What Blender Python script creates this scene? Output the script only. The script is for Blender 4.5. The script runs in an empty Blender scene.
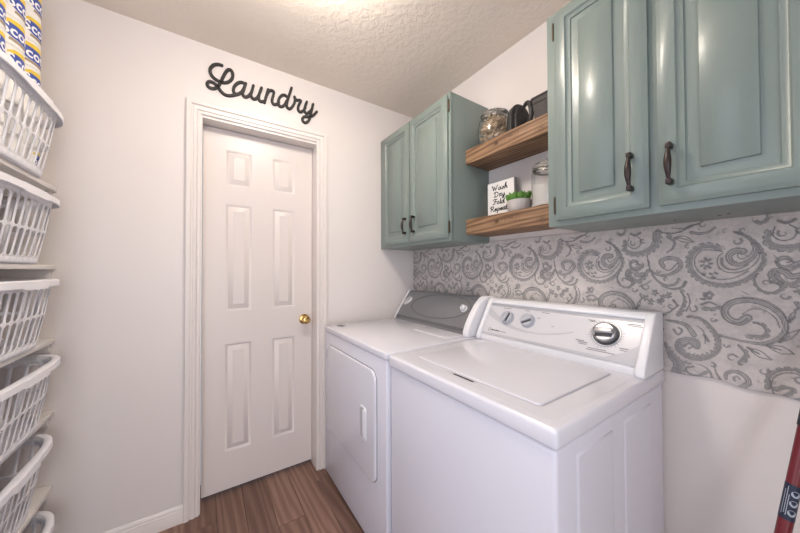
import bpy, bmesh, math, random
import numpy as np
from mathutils import Vector, Matrix

random.seed(7)
SC = bpy.context.scene
COL = SC.collection

# ------------------------------------------------------------------ camera
cam_data = bpy.data.cameras.new('camera')
cam = bpy.data.objects.new('camera', cam_data)
COL.objects.link(cam)
YAW, PITCH, ROLL = 0.5885, 0.0144, -0.0032
fwd = Vector((math.sin(YAW) * math.cos(PITCH), math.cos(YAW) * math.cos(PITCH), math.sin(PITCH)))
rt0 = Vector((math.cos(YAW), -math.sin(YAW), 0))
up0 = rt0.cross(fwd)
rt = math.cos(ROLL) * rt0 + math.sin(ROLL) * up0
up = -math.sin(ROLL) * rt0 + math.cos(ROLL) * up0
cam.matrix_world = Matrix(((rt.x, up.x, -fwd.x, -1.3426), (rt.y, up.y, -fwd.y, -1.8139),
                           (rt.z, up.z, -fwd.z, 1.2332), (0, 0, 0, 1)))
cam_data.sensor_fit = 'HORIZONTAL'
cam_data.sensor_width = 36.0
cam_data.lens = 292.32 / 800 * 36.0
cam_data.clip_start = 0.02
SC.camera = cam

# ------------------------------------------------------------------ world, lights, exposure
world = bpy.data.worlds.new('world')
SC.world = world
world.use_nodes = True
world.node_tree.nodes['Background'].inputs[0].default_value = (0.80, 0.86, 1.0, 1)
world.node_tree.nodes['Background'].inputs[1].default_value = 0.35

def area(name, loc, rot, sx, sy, power, color):
    l = bpy.data.lights.new(name, 'AREA')
    l.shape = 'RECTANGLE'; l.size = sx; l.size_y = sy; l.energy = power; l.color = color
    o = bpy.data.objects.new(name, l); COL.objects.link(o)
    o.location = loc; o.rotation_euler = rot
    return o
# added cool fill from behind the camera, just outside an invented, unseen doorway
area('added_rear_fill', (-1.70, -3.05, 1.10), (math.radians(90), 0, 0), 0.9, 1.9, 20, (0.86, 0.90, 1.0))
# added cool fill from the left, set in an invented, unseen window
area('added_left_fill', (-2.262, -1.42, 1.30), (math.radians(90), 0, math.radians(-90)), 0.96, 1.26, 6.5, (0.78, 0.84, 1.0))
LAMP_STRENGTH = 44.0
LAMP_COLOR = (1.0, 0.91, 0.82)

vs = SC.view_settings
vs.view_transform = 'Standard'
vs.look = 'None'
vs.gamma = 1.0
vs.use_curve_mapping = False
vs.exposure = 0.32

# ------------------------------------------------------------------ materials
def srgb(r, g, b):
    f = lambda c: (c / 255 / 12.92) if c / 255 <= 0.04045 else ((c / 255 + 0.055) / 1.055) ** 2.4
    return (f(r), f(g), f(b), 1)

MATS = {}
def mat(name, col, rough=0.5, metal=0.0, coat=0.0, spec=0.5, bump=None, vary=0.0, vary_scale=6.0, trans=0.0, ior=1.45, emit=None):
    m = bpy.data.materials.new(name); m.use_nodes = True
    nt = m.node_tree; N = nt.nodes; L = nt.links
    b = N['Principled BSDF']
    b.inputs['Base Color'].default_value = col
    b.inputs['Roughness'].default_value = rough
    b.inputs['Metallic'].default_value = metal
    b.inputs['Coat Weight'].default_value = coat
    b.inputs['Coat Roughness'].default_value = 0.12
    b.inputs['Specular IOR Level'].default_value = spec
    b.inputs['IOR'].default_value = ior
    b.inputs['Transmission Weight'].default_value = trans
    if emit:
        b.inputs['Emission Color'].default_value = emit[0]
        b.inputs['Emission Strength'].default_value = emit[1]
    tc = N.new('ShaderNodeTexCoord')
    if vary > 0:
        nz = N.new('ShaderNodeTexNoise'); nz.inputs['Scale'].default_value = vary_scale
        nz.inputs['Detail'].default_value = 4
        L.new(tc.outputs['Object'], nz.inputs['Vector'])
        mx = N.new('ShaderNodeMix'); mx.data_type = 'RGBA'
        dark = tuple(c * (1 - vary) for c in col[:3]) + (1,)
        lite = tuple(min(1, c * (1 + vary)) for c in col[:3]) + (1,)
        mx.inputs['A'].default_value = dark; mx.inputs['B'].default_value = lite
        L.new(nz.outputs['Fac'], mx.inputs['Factor'])
        L.new(mx.outputs['Result'], b.inputs['Base Color'])
    if bump:
        scale, strength, dist = bump
        nb = N.new('ShaderNodeTexNoise'); nb.inputs['Scale'].default_value = scale
        nb.inputs['Detail'].default_value = 3
        L.new(tc.outputs['Object'], nb.inputs['Vector'])
        bp = N.new('ShaderNodeBump'); bp.inputs['Strength'].default_value = strength
        bp.inputs['Distance'].default_value = dist
        L.new(nb.outputs['Fac'], bp.inputs['Height'])
        L.new(bp.outputs['Normal'], b.inputs['Normal'])
    MATS[name] = m
    return m

mat('wall_paint', srgb(229, 222, 218), 0.38, bump=(130, 0.10, 0.002), spec=0.4)
mat('wall_paint_flat', srgb(229, 222, 218), 0.55, bump=(130, 0.10, 0.002), spec=0.3)
mat('trim_paint', srgb(230, 222, 217), 0.30)
mat('door_paint', srgb(224, 215, 210), 0.33, bump=(60, 0.03, 0.001))
mat('brass', srgb(205, 172, 110), 0.2, metal=1.0)
mat('cabinet_paint', srgb(123, 136, 131), 0.36, coat=0.15, bump=(45, 0.03, 0.001), vary=0.03, vary_scale=5)
mat('cabinet_shadow_gap', srgb(58, 68, 66), 0.6)
mat('bronze_hardware', srgb(66, 58, 56), 0.38, metal=0.7, vary=0.2, vary_scale=60)
mat('hinge_metal', srgb(84, 74, 60), 0.4, metal=0.8, vary=0.3, vary_scale=80)
mat('enamel_white', srgb(226, 225, 232), 0.20, coat=0.35, spec=0.5)
mat('enamel_side', srgb(224, 223, 232), 0.28, coat=0.2)
mat('plastic_white', srgb(235, 235, 238), 0.30)
mat('panel_white', srgb(214, 213, 217), 0.24, coat=0.2)
mat('panel_grey', srgb(190, 190, 195), 0.35)
mat('panel_grey_dark', srgb(172, 172, 178), 0.35)
mat('print_dark', srgb(70, 68, 72), 0.6)
mat('print_mid', srgb(140, 138, 142), 0.6)
mat('knob_grey', srgb(182, 184, 192), 0.35)
mat('knob_slot', srgb(60, 60, 68), 0.5)
mat('chrome', srgb(168, 168, 170), 0.34, metal=0.8)
mat('dark_ring', srgb(72, 72, 74), 0.4)
mat('dryer_console', srgb(132, 133, 137), 0.32, metal=0.55, coat=0.1)
mat('dryer_console_line', srgb(104, 105, 110), 0.35, metal=0.4)
mat('badge', srgb(214, 214, 216), 0.25, metal=0.4)
mat('door_seam', srgb(138, 136, 142), 0.5)
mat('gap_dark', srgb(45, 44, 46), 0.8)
mat('label_grey', srgb(120, 118, 118), 0.5)
mat('basket_plastic', srgb(240, 239, 243), 0.33, spec=0.45)
mat('shelf_paint', srgb(232, 227, 221), 0.42, vary=0.03, vary_scale=4)
mat('sign_black', srgb(52, 49, 47), 0.65, bump=(200, 0.1, 0.001))
mat('sign_white', srgb(236, 233, 230), 0.6)
mat('sign_edge', srgb(150, 147, 145), 0.6)
mat('ink', srgb(32, 30, 30), 0.7)
mat('succulent', srgb(84, 128, 50), 0.5, vary=0.35, vary_scale=40)
mat('soil', srgb(70, 58, 48), 0.9)
mat('cement_pot', srgb(182, 176, 174), 0.85, bump=(140, 0.6, 0.004), vary=0.12, vary_scale=70)
mat('powder', srgb(240, 235, 230), 0.9, bump=(150, 0.3, 0.002))
mat('steel_clip', srgb(150, 148, 146), 0.3, metal=1.0)
mat('iron_metal', srgb(62, 60, 60), 0.5, metal=0.5, vary=0.3, vary_scale=30)
mat('bin_weave', srgb(84, 80, 79), 0.8, bump=(220, 0.7, 0.003), vary=0.2, vary_scale=120)
mat('pin_wood', srgb(208, 186, 158), 0.6, vary=0.35, vary_scale=30)
mat('paper_white', srgb(244, 242, 238), 0.7)
mat('print_blue', srgb(58, 82, 168), 0.5)
mat('print_yellow', srgb(232, 202, 66), 0.5)
mat('print_tan', srgb(168, 150, 128), 0.5)
mat('print_white', srgb(250, 250, 250), 0.5)
mat('cardboard', srgb(170, 140, 105), 0.8)
mat('pole_red', srgb(112, 28, 36), 0.3, coat=0.2)
mat('pole_grip', srgb(50, 50, 54), 0.6)
mat('pole_label', srgb(36, 44, 66), 0.4)
mat('pole_print', srgb(170, 178, 190), 0.5)
mat('mop_grey', srgb(120, 120, 126), 0.8)
mat('lamp_metal', srgb(205, 203, 200), 0.3, metal=0.8)
mat('lamp_glass', srgb(250, 245, 235), 0.4, emit=(LAMP_COLOR + (1,), LAMP_STRENGTH))
mat('hall_paint', srgb(214, 214, 216), 0.7)

# clear glass
g = mat('glass', (0.97, 0.98, 0.98, 1), 0.02, trans=1.0, ior=1.35)

# textured ceiling
def ceiling_material():
    m = mat('ceiling_texture', srgb(236, 225, 213), 0.7, spec=0.35)
    nt = m.node_tree; N = nt.nodes; L = nt.links; b = N['Principled BSDF']
    tc = N.new('ShaderNodeTexCoord')
    n1 = N.new('ShaderNodeTexNoise'); n1.inputs['Scale'].default_value = 34; n1.inputs['Detail'].default_value = 5
    n1.inputs['Roughness'].default_value = 0.62; n1.inputs['Distortion'].default_value = 0.6
    L.new(tc.outputs['Object'], n1.inputs['Vector'])
    rp = N.new('ShaderNodeValToRGB'); rp.color_ramp.elements[0].position = 0.42; rp.color_ramp.elements[1].position = 0.60
    L.new(n1.outputs['Fac'], rp.inputs['Fac'])
    bp = N.new('ShaderNodeBump'); bp.inputs['Strength'].default_value = 0.32; bp.inputs['Distance'].default_value = 0.004
    L.new(rp.outputs['Color'], bp.inputs['Height']); L.new(bp.outputs['Normal'], b.inputs['Normal'])
ceiling_material()

# rustic stained wood: grain runs along Y of the object
def wood_material(name, c_dark, c_mid, c_lite, rough, scale, stretch, knots=True, axis='Y', use_random=False):
    m = mat(name, c_mid, rough, spec=0.35)
    nt = m.node_tree; N = nt.nodes; L = nt.links; b = N['Principled BSDF']
    tc = N.new('ShaderNodeTexCoord')
    mp = N.new('ShaderNodeMapping')
    mp.inputs['Scale'].default_value = (scale, scale * stretch, scale) if axis == 'Y' else (scale * stretch, scale, scale)
    src = tc.outputs['Object']
    if use_random:
        oi = N.new('ShaderNodeObjectInfo')
        cm = N.new('ShaderNodeVectorMath'); cm.operation = 'MULTIPLY_ADD'
        cx = N.new('ShaderNodeCombineXYZ')
        L.new(oi.outputs['Random'], cx.inputs[0]); L.new(oi.outputs['Random'], cx.inputs[1]); L.new(oi.outputs['Random'], cx.inputs[2])
        cm.inputs[1].default_value = (7, 13, 5); L.new(cx.outputs[0], cm.inputs[0]); L.new(src, cm.inputs[2])
        src = cm.outputs[0]
    L.new(src, mp.inputs['Vector'])
    # slow waver
    n0 = N.new('ShaderNodeTexNoise'); n0.inputs['Scale'].default_value = 0.9; n0.inputs['Detail'].default_value = 3
    L.new(mp.outputs[0], n0.inputs['Vector'])
    wv = N.new('ShaderNodeTexWave'); wv.wave_type = 'BANDS'; wv.bands_direction = 'DIAGONAL'
    wv.inputs['Scale'].default_value = 1.1; wv.inputs['Distortion'].default_value = 9.0
    wv.inputs['Detail'].default_value = 3; wv.inputs['Detail Scale'].default_value = 0.8
    L.new(mp.outputs[0], wv.inputs['Vector'])
    n2 = N.new('ShaderNodeTexNoise'); n2.inputs['Scale'].default_value = 6; n2.inputs['Detail'].default_value = 6
    n2.inputs['Roughness'].default_value = 0.7
    L.new(mp.outputs[0], n2.inputs['Vector'])
    mx = N.new('ShaderNodeMix'); mx.inputs['Factor'].default_value = 0.5
    L.new(wv.outputs['Fac'], mx.inputs['A']); L.new(n2.outputs['Fac'], mx.inputs['B'])
    m2 = N.new('ShaderNodeMix'); m2.inputs['Factor'].default_value = 0.35
    L.new(mx.outputs['Result'], m2.inputs['A']); L.new(n0.outputs['Fac'], m2.inputs['B'])
    rp = N.new('ShaderNodeValToRGB'); e = rp.color_ramp.elements
    e[0].position = 0.30; e[0].color = c_dark; e[1].position = 0.72; e[1].color = c_lite
    x = e.new(0.5); x.color = c_mid
    L.new(m2.outputs['Result'], rp.inputs['Fac'])
    out = rp.outputs['Color']
    if knots:
        # knots: dark cores with growth rings bending around them, on the long faces
        sx_ = N.new('ShaderNodeSeparateXYZ'); L.new(tc.outputs['Object'], sx_.inputs[0])
        def M_(op, p, q=None, clamp=False):
            nd = N.new('ShaderNodeMath'); nd.operation = op; nd.use_clamp = clamp
            for k_, val in enumerate((p, q)):
                if val is None: continue
                if isinstance(val, (int, float)): nd.inputs[k_].default_value = val
                else: L.new(val, nd.inputs[k_])
            return nd.outputs[0]
        nw = N.new('ShaderNodeTexNoise'); nw.inputs['Scale'].default_value = 22; L.new(tc.outputs['Object'], nw.inputs['Vector'])
        wob = M_('MULTIPLY', M_('SUBTRACT', nw.outputs['Fac'], 0.5), 0.030)
        for ky, kz, kr_ in ((0.055, 0.045, 0.011), (-0.020, 0.050, 0.009), (-0.165, 0.028, 0.007)):
            dy_ = M_('MULTIPLY', M_('SUBTRACT', sx_.outputs['Y'], ky), 0.55)
            dz_ = M_('SUBTRACT', sx_.outputs['Z'], kz)
            ds_ = M_('ADD', M_('SQRT', M_('ADD', M_('MULTIPLY', dy_, dy_), M_('MULTIPLY', dz_, dz_))), wob)
            rings_ = M_('MULTIPLY', M_('ADD', M_('SINE', M_('MULTIPLY', ds_, 900.0)), 1.0), 0.5)
            fall = M_('SUBTRACT', 1.0, M_('DIVIDE', ds_, kr_ * 3.4), True)
            core = M_('SUBTRACT', 1.0, M_('DIVIDE', ds_, kr_), True)
            fac = M_('MAXIMUM', M_('MULTIPLY', M_('MULTIPLY', rings_, fall), 0.75), core, True)
            m3 = N.new('ShaderNodeMix'); m3.data_type = 'RGBA'
            L.new(fac, m3.inputs['Factor']); L.new(out, m3.inputs['A'])
            m3.inputs['B'].default_value = tuple(c_ * 0.62 for c_ in c_dark[:3]) + (1,)
            out = m3.outputs['Result']
    if use_random:
        hs = N.new('ShaderNodeHueSaturation')
        mr = N.new('ShaderNodeMapRange'); mr.inputs['To Min'].default_value = 0.8; mr.inputs['To Max'].default_value = 1.2
        oi2 = N.new('ShaderNodeObjectInfo'); L.new(oi2.outputs['Random'], mr.inputs['Value'])
        L.new(mr.outputs[0], hs.inputs['Value']); L.new(out, hs.inputs['Color']); out = hs.outputs['Color']
    L.new(out, b.inputs['Base Color'])
    bp = N.new('ShaderNodeBump'); bp.inputs['Strength'].default_value = 0.25; bp.inputs['Distance'].default_value = 0.002
    L.new(m2.outputs['Result'], bp.inputs['Height']); L.new(bp.outputs['Normal'], b.inputs['Normal'])
wood_material('shelf_wood', srgb(98, 73, 54), srgb(138, 107, 81), srgb(160, 129, 100), 0.6, 26, 0.06)
wood_material('floor_wood', srgb(114, 87, 75), srgb(128, 99, 86), srgb(142, 114, 100), 0.45, 15, 0.06, knots=False, use_random=True)

# printed cloth: colours come from the print attribute, with a woven grain on top
def cloth_material():
    m = mat('paisley_cloth', srgb(205, 198, 192), 0.85, spec=0.2)
    nt = m.node_tree; N = nt.nodes; L = nt.links; b = N['Principled BSDF']
    at = N.new('ShaderNodeAttribute'); at.attribute_name = 'print'
    tc = N.new('ShaderNodeTexCoord')
    nz = N.new('ShaderNodeTexNoise'); nz.inputs['Scale'].default_value = 70; nz.inputs['Detail'].default_value = 6
    nz.inputs['Roughness'].default_value = 0.75
    L.new(tc.outputs['Object'], nz.inputs['Vector'])
    mr = N.new('ShaderNodeMapRange'); mr.inputs['To Min'].default_value = -0.34; mr.inputs['To Max'].default_value = 0.34
    L.new(nz.outputs['Fac'], mr.inputs['Value'])
    ad = N.new('ShaderNodeMath'); ad.operation = 'ADD'; ad.use_clamp = True
    am = N.new('ShaderNodeMath'); am.operation = 'MULTIPLY'; am.inputs[1].default_value = 1.18
    L.new(at.outputs['Fac'], am.inputs[0]); L.new(am.outputs[0], ad.inputs[0]); L.new(mr.outputs[0], ad.inputs[1])
    rp = N.new('ShaderNodeValToRGB'); e = rp.color_ramp.elements
    e[0].position = 0.0; e[0].color = srgb(206, 199, 195); e[1].position = 1.0; e[1].color = srgb(100, 99, 99)
    x = e.new(0.5); x.color = srgb(152, 149, 148)
    L.new(ad.outputs[0], rp.inputs['Fac']); L.new(rp.outputs['Color'], b.inputs['Base Color'])
cloth_material()

# ------------------------------------------------------------------ helpers
ROOT = {}          # object name -> world location of its top-level root

def tag(o, label=None, cat=None, group=None, kind=None):
    if label: o['label'] = label
    if cat: o['category'] = cat
    if group: o['group'] = group
    if kind: o['kind'] = kind
    return o

def thing(name, label, cat, loc, group=None, kind=None):
    o = bpy.data.objects.new(name, None); COL.objects.link(o)
    o.empty_display_size = 0.05
    o.location = loc
    ROOT[o.name] = Vector(loc)
    return tag(o, label, cat, group, kind)

def finish(name, bm, material, parent=None, smooth=True, loc=None, angle=35):
    """bm holds world coordinates; makes ONE mesh object (top-level at its base, or child of parent)."""
    bmesh.ops.remove_doubles(bm, verts=bm.verts, dist=1e-6)
    bmesh.ops.recalc_face_normals(bm, faces=bm.faces)
    if parent is not None:
        org = ROOT[parent.name]
    else:
        xs = [v.co.x for v in bm.verts]; ys = [v.co.y for v in bm.verts]; zs = [v.co.z for v in bm.verts]
        org = Vector(loc) if loc else Vector(((min(xs) + max(xs)) / 2, (min(ys) + max(ys)) / 2, min(zs)))
    for v in bm.verts: v.co -= org
    me = bpy.data.meshes.new(name)
    if smooth:
        for f in bm.faces: f.smooth = True
        for e in bm.edges:
            if len(e.link_faces) == 2 and e.calc_face_angle(0) > math.radians(angle): e.smooth = False
    bm.to_mesh(me); bm.free()
    if isinstance(material, str): material = MATS[material]
    me.materials.append(material)
    o = bpy.data.objects.new(name, me); COL.objects.link(o)
    if parent is not None:
        o.parent = parent
    else:
        o.location = org
    ROOT[o.name] = org
    return o

def add_box(bm, a, b, bevel=0.0, seg=2):
    a = Vector(a); b = Vector(b)
    lo = Vector((min(a.x, b.x), min(a.y, b.y), min(a.z, b.z))); hi = Vector((max(a.x, b.x), max(a.y, b.y), max(a.z, b.z)))
    t = bmesh.new()
    vs_ = [t.verts.new((x, y, z)) for x in (lo.x, hi.x) for y in (lo.y, hi.y) for z in (lo.z, hi.z)]
    for q in ((0, 1, 3, 2), (4, 6, 7, 5), (0, 4, 5, 1), (2, 3, 7, 6), (0, 2, 6, 4), (1, 5, 7, 3)):
        t.faces.new([vs_[i] for i in q])
    bmesh.ops.recalc_face_normals(t, faces=t.faces)
    if bevel > 0:
        bmesh.ops.bevel(t, geom=list(t.edges), offset=bevel, segments=seg, profile=0.5, affect='EDGES')
    me = bpy.data.meshes.new('tmp'); t.to_mesh(me); t.free(); bm.from_mesh(me); bpy.data.meshes.remove(me)

def box(name, a, b, material, parent=None, bevel=0.002, seg=2, **k):
    bm = bmesh.new(); add_box(bm, a, b, bevel, seg)
    return finish(name, bm, material, parent, **k)

def prism_bm(poly, axis, a, b, bevel=0.0, seg=2):
    """poly: 2D points in the plane normal to axis ('x': (y,z), 'y': (x,z), 'z': (x,y))."""
    t = bmesh.new()
    def P(u, v, w):
        return {'x': (w, u, v), 'y': (u, w, v), 'z': (u, v, w)}[axis]
    A = [t.verts.new(P(u, v, a)) for u, v in poly]; B = [t.verts.new(P(u, v, b)) for u, v in poly]
    n = len(poly)
    t.faces.new(A); t.faces.new(B[::-1])
    for i in range(n): t.faces.new((A[i], A[(i + 1) % n], B[(i + 1) % n], B[i]))
    bmesh.ops.recalc_face_normals(t, faces=t.faces)
    if bevel > 0:
        ed = [e for e in t.edges if e.calc_face_angle(0) > math.radians(25)]
        bmesh.ops.bevel(t, geom=ed, offset=bevel, segments=seg, profile=0.5, affect='EDGES')
    return t

def prism(name, poly, axis, a, b, material, parent=None, bevel=0.0, seg=2, **k):
    return finish(name, prism_bm(poly, axis, a, b, bevel, seg), material, parent, **k)

def round_rect(u0, u1, v0, v1, r, n=6):
    pts = []
    for cu, cv, a0 in ((u1 - r, v1 - r, 0), (u0 + r, v1 - r, 90), (u0 + r, v0 + r, 180), (u1 - r, v0 + r, 270)):
        for i in range(n + 1):
            t = math.radians(a0 + 90 * i / n); pts.append((cu + r * math.cos(t), cv + r * math.sin(t)))
    return pts

def lathe_bm(profile, n=32, M=None, bm=None, cap=True):
    t = bm or bmesh.new()
    M = M or Matrix.Identity(4)
    rings = []
    for r, z in profile:
        if r < 1e-6:
            rings.append([t.verts.new(M @ Vector((0, 0, z)))])
        else:
            rings.append([t.verts.new(M @ Vector((r * math.cos(2 * math.pi * i / n), r * math.sin(2 * math.pi * i / n), z))) for i in range(n)])
    for a, b in zip(rings, rings[1:]):
        for i in range(n):
            j = (i + 1) % n
            if len(a) == 1 and len(b) == 1: continue
            if len(a) == 1: t.faces.new((a[0], b[i], b[j]))
            elif len(b) == 1: t.faces.new((a[i], a[j], b[0]))
            else: t.faces.new((a[i], a[j], b[j], b[i]))
    return t

def lathe(name, profile, loc, material, parent=None, n=32, M=None, **k):
    M = M if M is not None else Matrix.Translation(Vector(loc))
    return finish(name, lathe_bm(profile, n, M), material, parent, **k)

def catmull(pts, sub=6, closed=False):
    P = [Vector(p) for p in pts]; out = []; n = len(P)
    rng = n if closed else n - 1
    for i in range(rng):
        p0 = P[(i - 1) % n] if (closed or i > 0) else P[i]
        p1 = P[i]; p2 = P[(i + 1) % n]
        p3 = P[(i + 2) % n] if (closed or i + 2 < n) else p2
        for k in range(sub):
            t = k / sub
            out.append(0.5 * ((2 * p1) + (-p0 + p2) * t + (2 * p0 - 5 * p1 + 4 * p2 - p3) * t * t + (-p0 + 3 * p1 - 3 * p2 + p3) * t ** 3))
    if not closed: out.append(P[-1])
    return out

def tube_bm(pts, r, n=10, bm=None, closed=False):
    t = bm or bmesh.new()
    P = [Vector(p) for p in pts]; m = len(P)
    R = r if isinstance(r, (list, tuple)) else [r] * m
    prev = None; rings = []
    for i in range(m):
        if closed: d = P[(i + 1) % m] - P[(i - 1) % m]
        else: d = P[min(i + 1, m - 1)] - P[max(i - 1, 0)]
        d.normalize()
        if prev is None:
            ref = Vector((0, 0, 1)) if abs(d.z) < 0.9 else Vector((1, 0, 0))
            a = d.cross(ref).normalized()
        else:
            a = (prev - d * prev.dot(d)).normalized()
        prev = a; b = d.cross(a)
        rings.append([t.verts.new(P[i] + R[i] * (math.cos(2 * math.pi * k / n) * a + math.sin(2 * math.pi * k / n) * b)) for k in range(n)])
    for i in range(m if closed else m - 1):
        A, B = rings[i], rings[(i + 1) % m]
        for k in range(n): t.faces.new((A[k], A[(k + 1) % n], B[(k + 1) % n], B[k]))
    if not closed:
        t.faces.new(rings[0][::-1]); t.faces.new(rings[-1])
    return t

def tube(name, pts, r, material, parent=None, n=10, **k):
    return finish(name, tube_bm(pts, r, n), material, parent, **k)

def relief_bm(rect, rings, P, close=True, bm=None):
    """nested rectangles: rings = [(inset, height)], P(u, v, h) -> world point."""
    t = bm or bmesh.new()
    u0, u1, v0, v1 = rect; last = None
    for ins, h in rings:
        cur = [t.verts.new(P(u, v, h)) for u, v in ((u0 + ins, v0 + ins), (u1 - ins, v0 + ins), (u1 - ins, v1 - ins), (u0 + ins, v1 - ins))]
        if last:
            for i in range(4): t.faces.new((last[i], last[(i + 1) % 4], cur[(i + 1) % 4], cur[i]))
        last = cur
    if close: t.faces.new(last)
    return t

def soften(bm, off=0.0012, seg=2, ang=15):
    ed = [e for e in bm.edges if len(e.link_faces) == 2 and e.calc_face_angle(0) > math.radians(ang)]
    bmesh.ops.bevel(bm, geom=ed, offset=off, segments=seg, profile=0.5, affect='EDGES', clamp_overlap=True)
    return bm

def copy_tree(o, loc, parent=None):
    c = o.copy(); COL.objects.link(c); c.parent = parent
    if parent is None: c.location = loc
    for ch in o.children: copy_tree(ch, None, c)
    return c

def text_mesh_bm(txt, size):
    cu = bpy.data.curves.new('tmp_text', 'FONT'); cu.body = txt; cu.size = size; cu.align_x = 'CENTER'; cu.align_y = 'CENTER'
    cu.resolution_u = 3; cu.offset = size * 0.022
    o = bpy.data.objects.new('tmp_text', cu); COL.objects.link(o)
    me = bpy.data.meshes.new_from_object(o)
    bm = bmesh.new(); bm.from_mesh(me)
    bpy.data.objects.remove(o); bpy.data.curves.remove(cu); bpy.data.meshes.remove(me)
    return bm

# ------------------------------------------------------------------ the room
H = 2.4157
XL, YN = -2.28, -2.75            # left wall, near wall
DX0, DX1, DZ = -1.357, -0.762, 2.030   # door opening

def struct(o): o['kind'] = 'structure'; return o

# floor: laminate planks running towards the door
floor_root = thing('floor', None, None, (-1.14, -1.3, 0), kind='structure')
bm = bmesh.new(); add_box(bm, (XL, YN - 0.4, -0.03), (0.1, 0.25, -0.0025))
finish('subfloor', bm, 'gap_dark', floor_root)
plank_meshes = {}
PW = 0.124
def plank(x0, x1, y0, y1):
    key = (round(x1 - x0, 4), round(y1 - y0, 4))
    if key not in plank_meshes:
        w, l = x1 - x0 - 0.0012, y1 - y0 - 0.0012
        t = bmesh.new(); c = 0.0016
        lo = [t.verts.new((sx * w / 2, sy * l / 2, -0.0025)) for sx, sy in ((-1, -1), (1, -1), (1, 1), (-1, 1))]
        md = [t.verts.new((sx * w / 2, sy * l / 2, -c)) for sx, sy in ((-1, -1), (1, -1), (1, 1), (-1, 1))]
        hi = [t.verts.new((sx * (w / 2 - c), sy * (l / 2 - c), 0)) for sx, sy in ((-1, -1), (1, -1), (1, 1), (-1, 1))]
        for i in range(4):
            j = (i + 1) % 4
            t.faces.new((lo[i], lo[j], md[j], md[i])); t.faces.new((md[i], md[j], hi[j], hi[i]))
        t.faces.new(hi)
        me = bpy.data.meshes.new('plank'); t.to_mesh(me); t.free(); me.materials.append(MATS['floor_wood'])
        plank_meshes[key] = me
    o = bpy.data.objects.new('plank', plank_meshes[key]); COL.objects.link(o)
    o.parent = floor_root
    o.location = Vector(((x0 + x1) / 2, (y0 + y1) / 2, 0)) - ROOT[floor_root.name]
x = XL; row = 0
while x < -0.001:
    x1 = min(x + PW, 0.0)
    cuts = [0.12]; yy = 0.12 - [0.42, 0.95, 0.22, 0.70, 0.55][row % 5]
    while yy > YN: cuts.append(yy); yy -= 1.2
    cuts.append(YN)
    for a, b in zip(cuts, cuts[1:]): plank(x, x1, b, a)
    x = x1; row += 1

struct(box('ceiling', (XL - 0.1, YN - 0.1, H), (0.1, 0.12, H + 0.1), 'ceiling_texture', bevel=0))

# wall with the door (opening cut out)
bm = bmesh.new()
add_box(bm, (XL - 0.1, 0, -0.03), (DX0 - 0.018, 0.12, H)); add_box(bm, (DX1 + 0.018, 0, -0.03), (0.1, 0.12, H))
add_box(bm, (DX0 - 0.018, 0, DZ + 0.018), (DX1 + 0.018, 0.12, H))
struct(finish('wall_far', bm, 'wall_paint', smooth=False))
struct(box('wall_right', (0, YN - 0.1, -0.03), (0.1, 0.0, H), 'wall_paint_flat', bevel=0))
WY_0, WY_1, WZ_0, WZ_1 = -1.91, -0.93, 0.66, 1.94      # unseen opening added in the left wall to house the fill light
bm = bmesh.new()
add_box(bm, (XL - 0.1, YN - 0.1, -0.03), (XL, WY_0, H)); add_box(bm, (XL - 0.1, WY_1, -0.03), (XL, 0.0, H))
add_box(bm, (XL - 0.1, WY_0, -0.03), (XL, WY_1, WZ_0)); add_box(bm, (XL - 0.1, WY_0, WZ_1), (XL, WY_1, H))
struct(finish('wall_left', bm, 'wall_paint_flat', smooth=False))
bm = bmesh.new()
for p_, q_ in (((XL, WY_0 - 0.06, WZ_0 - 0.06), (XL + 0.015, WY_0, WZ_1 + 0.06)), ((XL, WY_1, WZ_0 - 0.06), (XL + 0.015, WY_1 + 0.06, WZ_1 + 0.06)),
               ((XL, WY_0, WZ_0 - 0.06), (XL + 0.015, WY_1, WZ_0)), ((XL, WY_0, WZ_1), (XL + 0.015, WY_1, WZ_1 + 0.06))):
    add_box(bm, p_, q_, 0.002)
struct(finish('added_window', bm, 'trim_paint'))  # frame of the added window around the left fill light
bm = bmesh.new()   # wall behind the photographer, with a doorway added for the rear fill
add_box(bm, (XL, YN - 0.1, -0.03), (-2.18, YN, H)); add_box(bm, (-1.22, YN - 0.1, -0.03), (0, YN, H)); add_box(bm, (-2.18, YN - 0.1, 2.1), (-1.22, YN, H))
struct(finish('wall_near', bm, 'wall_paint_flat', smooth=False))

# door jamb, casing, baseboards
bm = bmesh.new()
add_box(bm, (DX0 - 0.018, 0.0, 0), (DX0, 0.12, DZ)); add_box(bm, (DX1, 0.0, 0), (DX1 + 0.018, 0.12, DZ)); add_box(bm, (DX0 - 0.018, 0.0, DZ), (DX1 + 0.018, 0.12, DZ + 0.018))
# door stops in front of the slab
struct(finish('trim_1', bm, 'trim_paint', smooth=False))

CAS = [(0, 0), (0, 0.006), (0.003, 0.0095), (0.014, 0.0100), (0.0165, 0.0065), (0.019, 0.0130), (0.031, 0.0150), (0.034, 0.0105), (0.039, 0.0105), (0.044, 0.0185), (0.060, 0.0200), (0.0635, 0.017), (0.0635, 0)]
def casing(name, xi0, xi1, zi, y0):
    t = bmesh.new(); secs = []
    for fn in (lambda s, h: (xi0 - s, y0 - h, 0), lambda s, h: (xi0 - s, y0 - h, zi + s), lambda s, h: (xi1 + s, y0 - h, zi + s), lambda s, h: (xi1 + s, y0 - h, 0)):
        secs.append([t.verts.new(fn(s, h)) for s, h in CAS])
    for A, B in zip(secs, secs[1:]):
        for i in range(len(CAS) - 1): t.faces.new((A[i], A[i + 1], B[i + 1], B[i]))
    t.faces.new(secs[0]); t.faces.new(secs[-1])
    soften(t, 0.0006, 1, 20)
    return struct(finish(name, t, 'trim_paint'))
casing('trim_2', DX0 - 0.005, DX1 + 0.000, DZ + 0.0122, 0.0)

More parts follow.
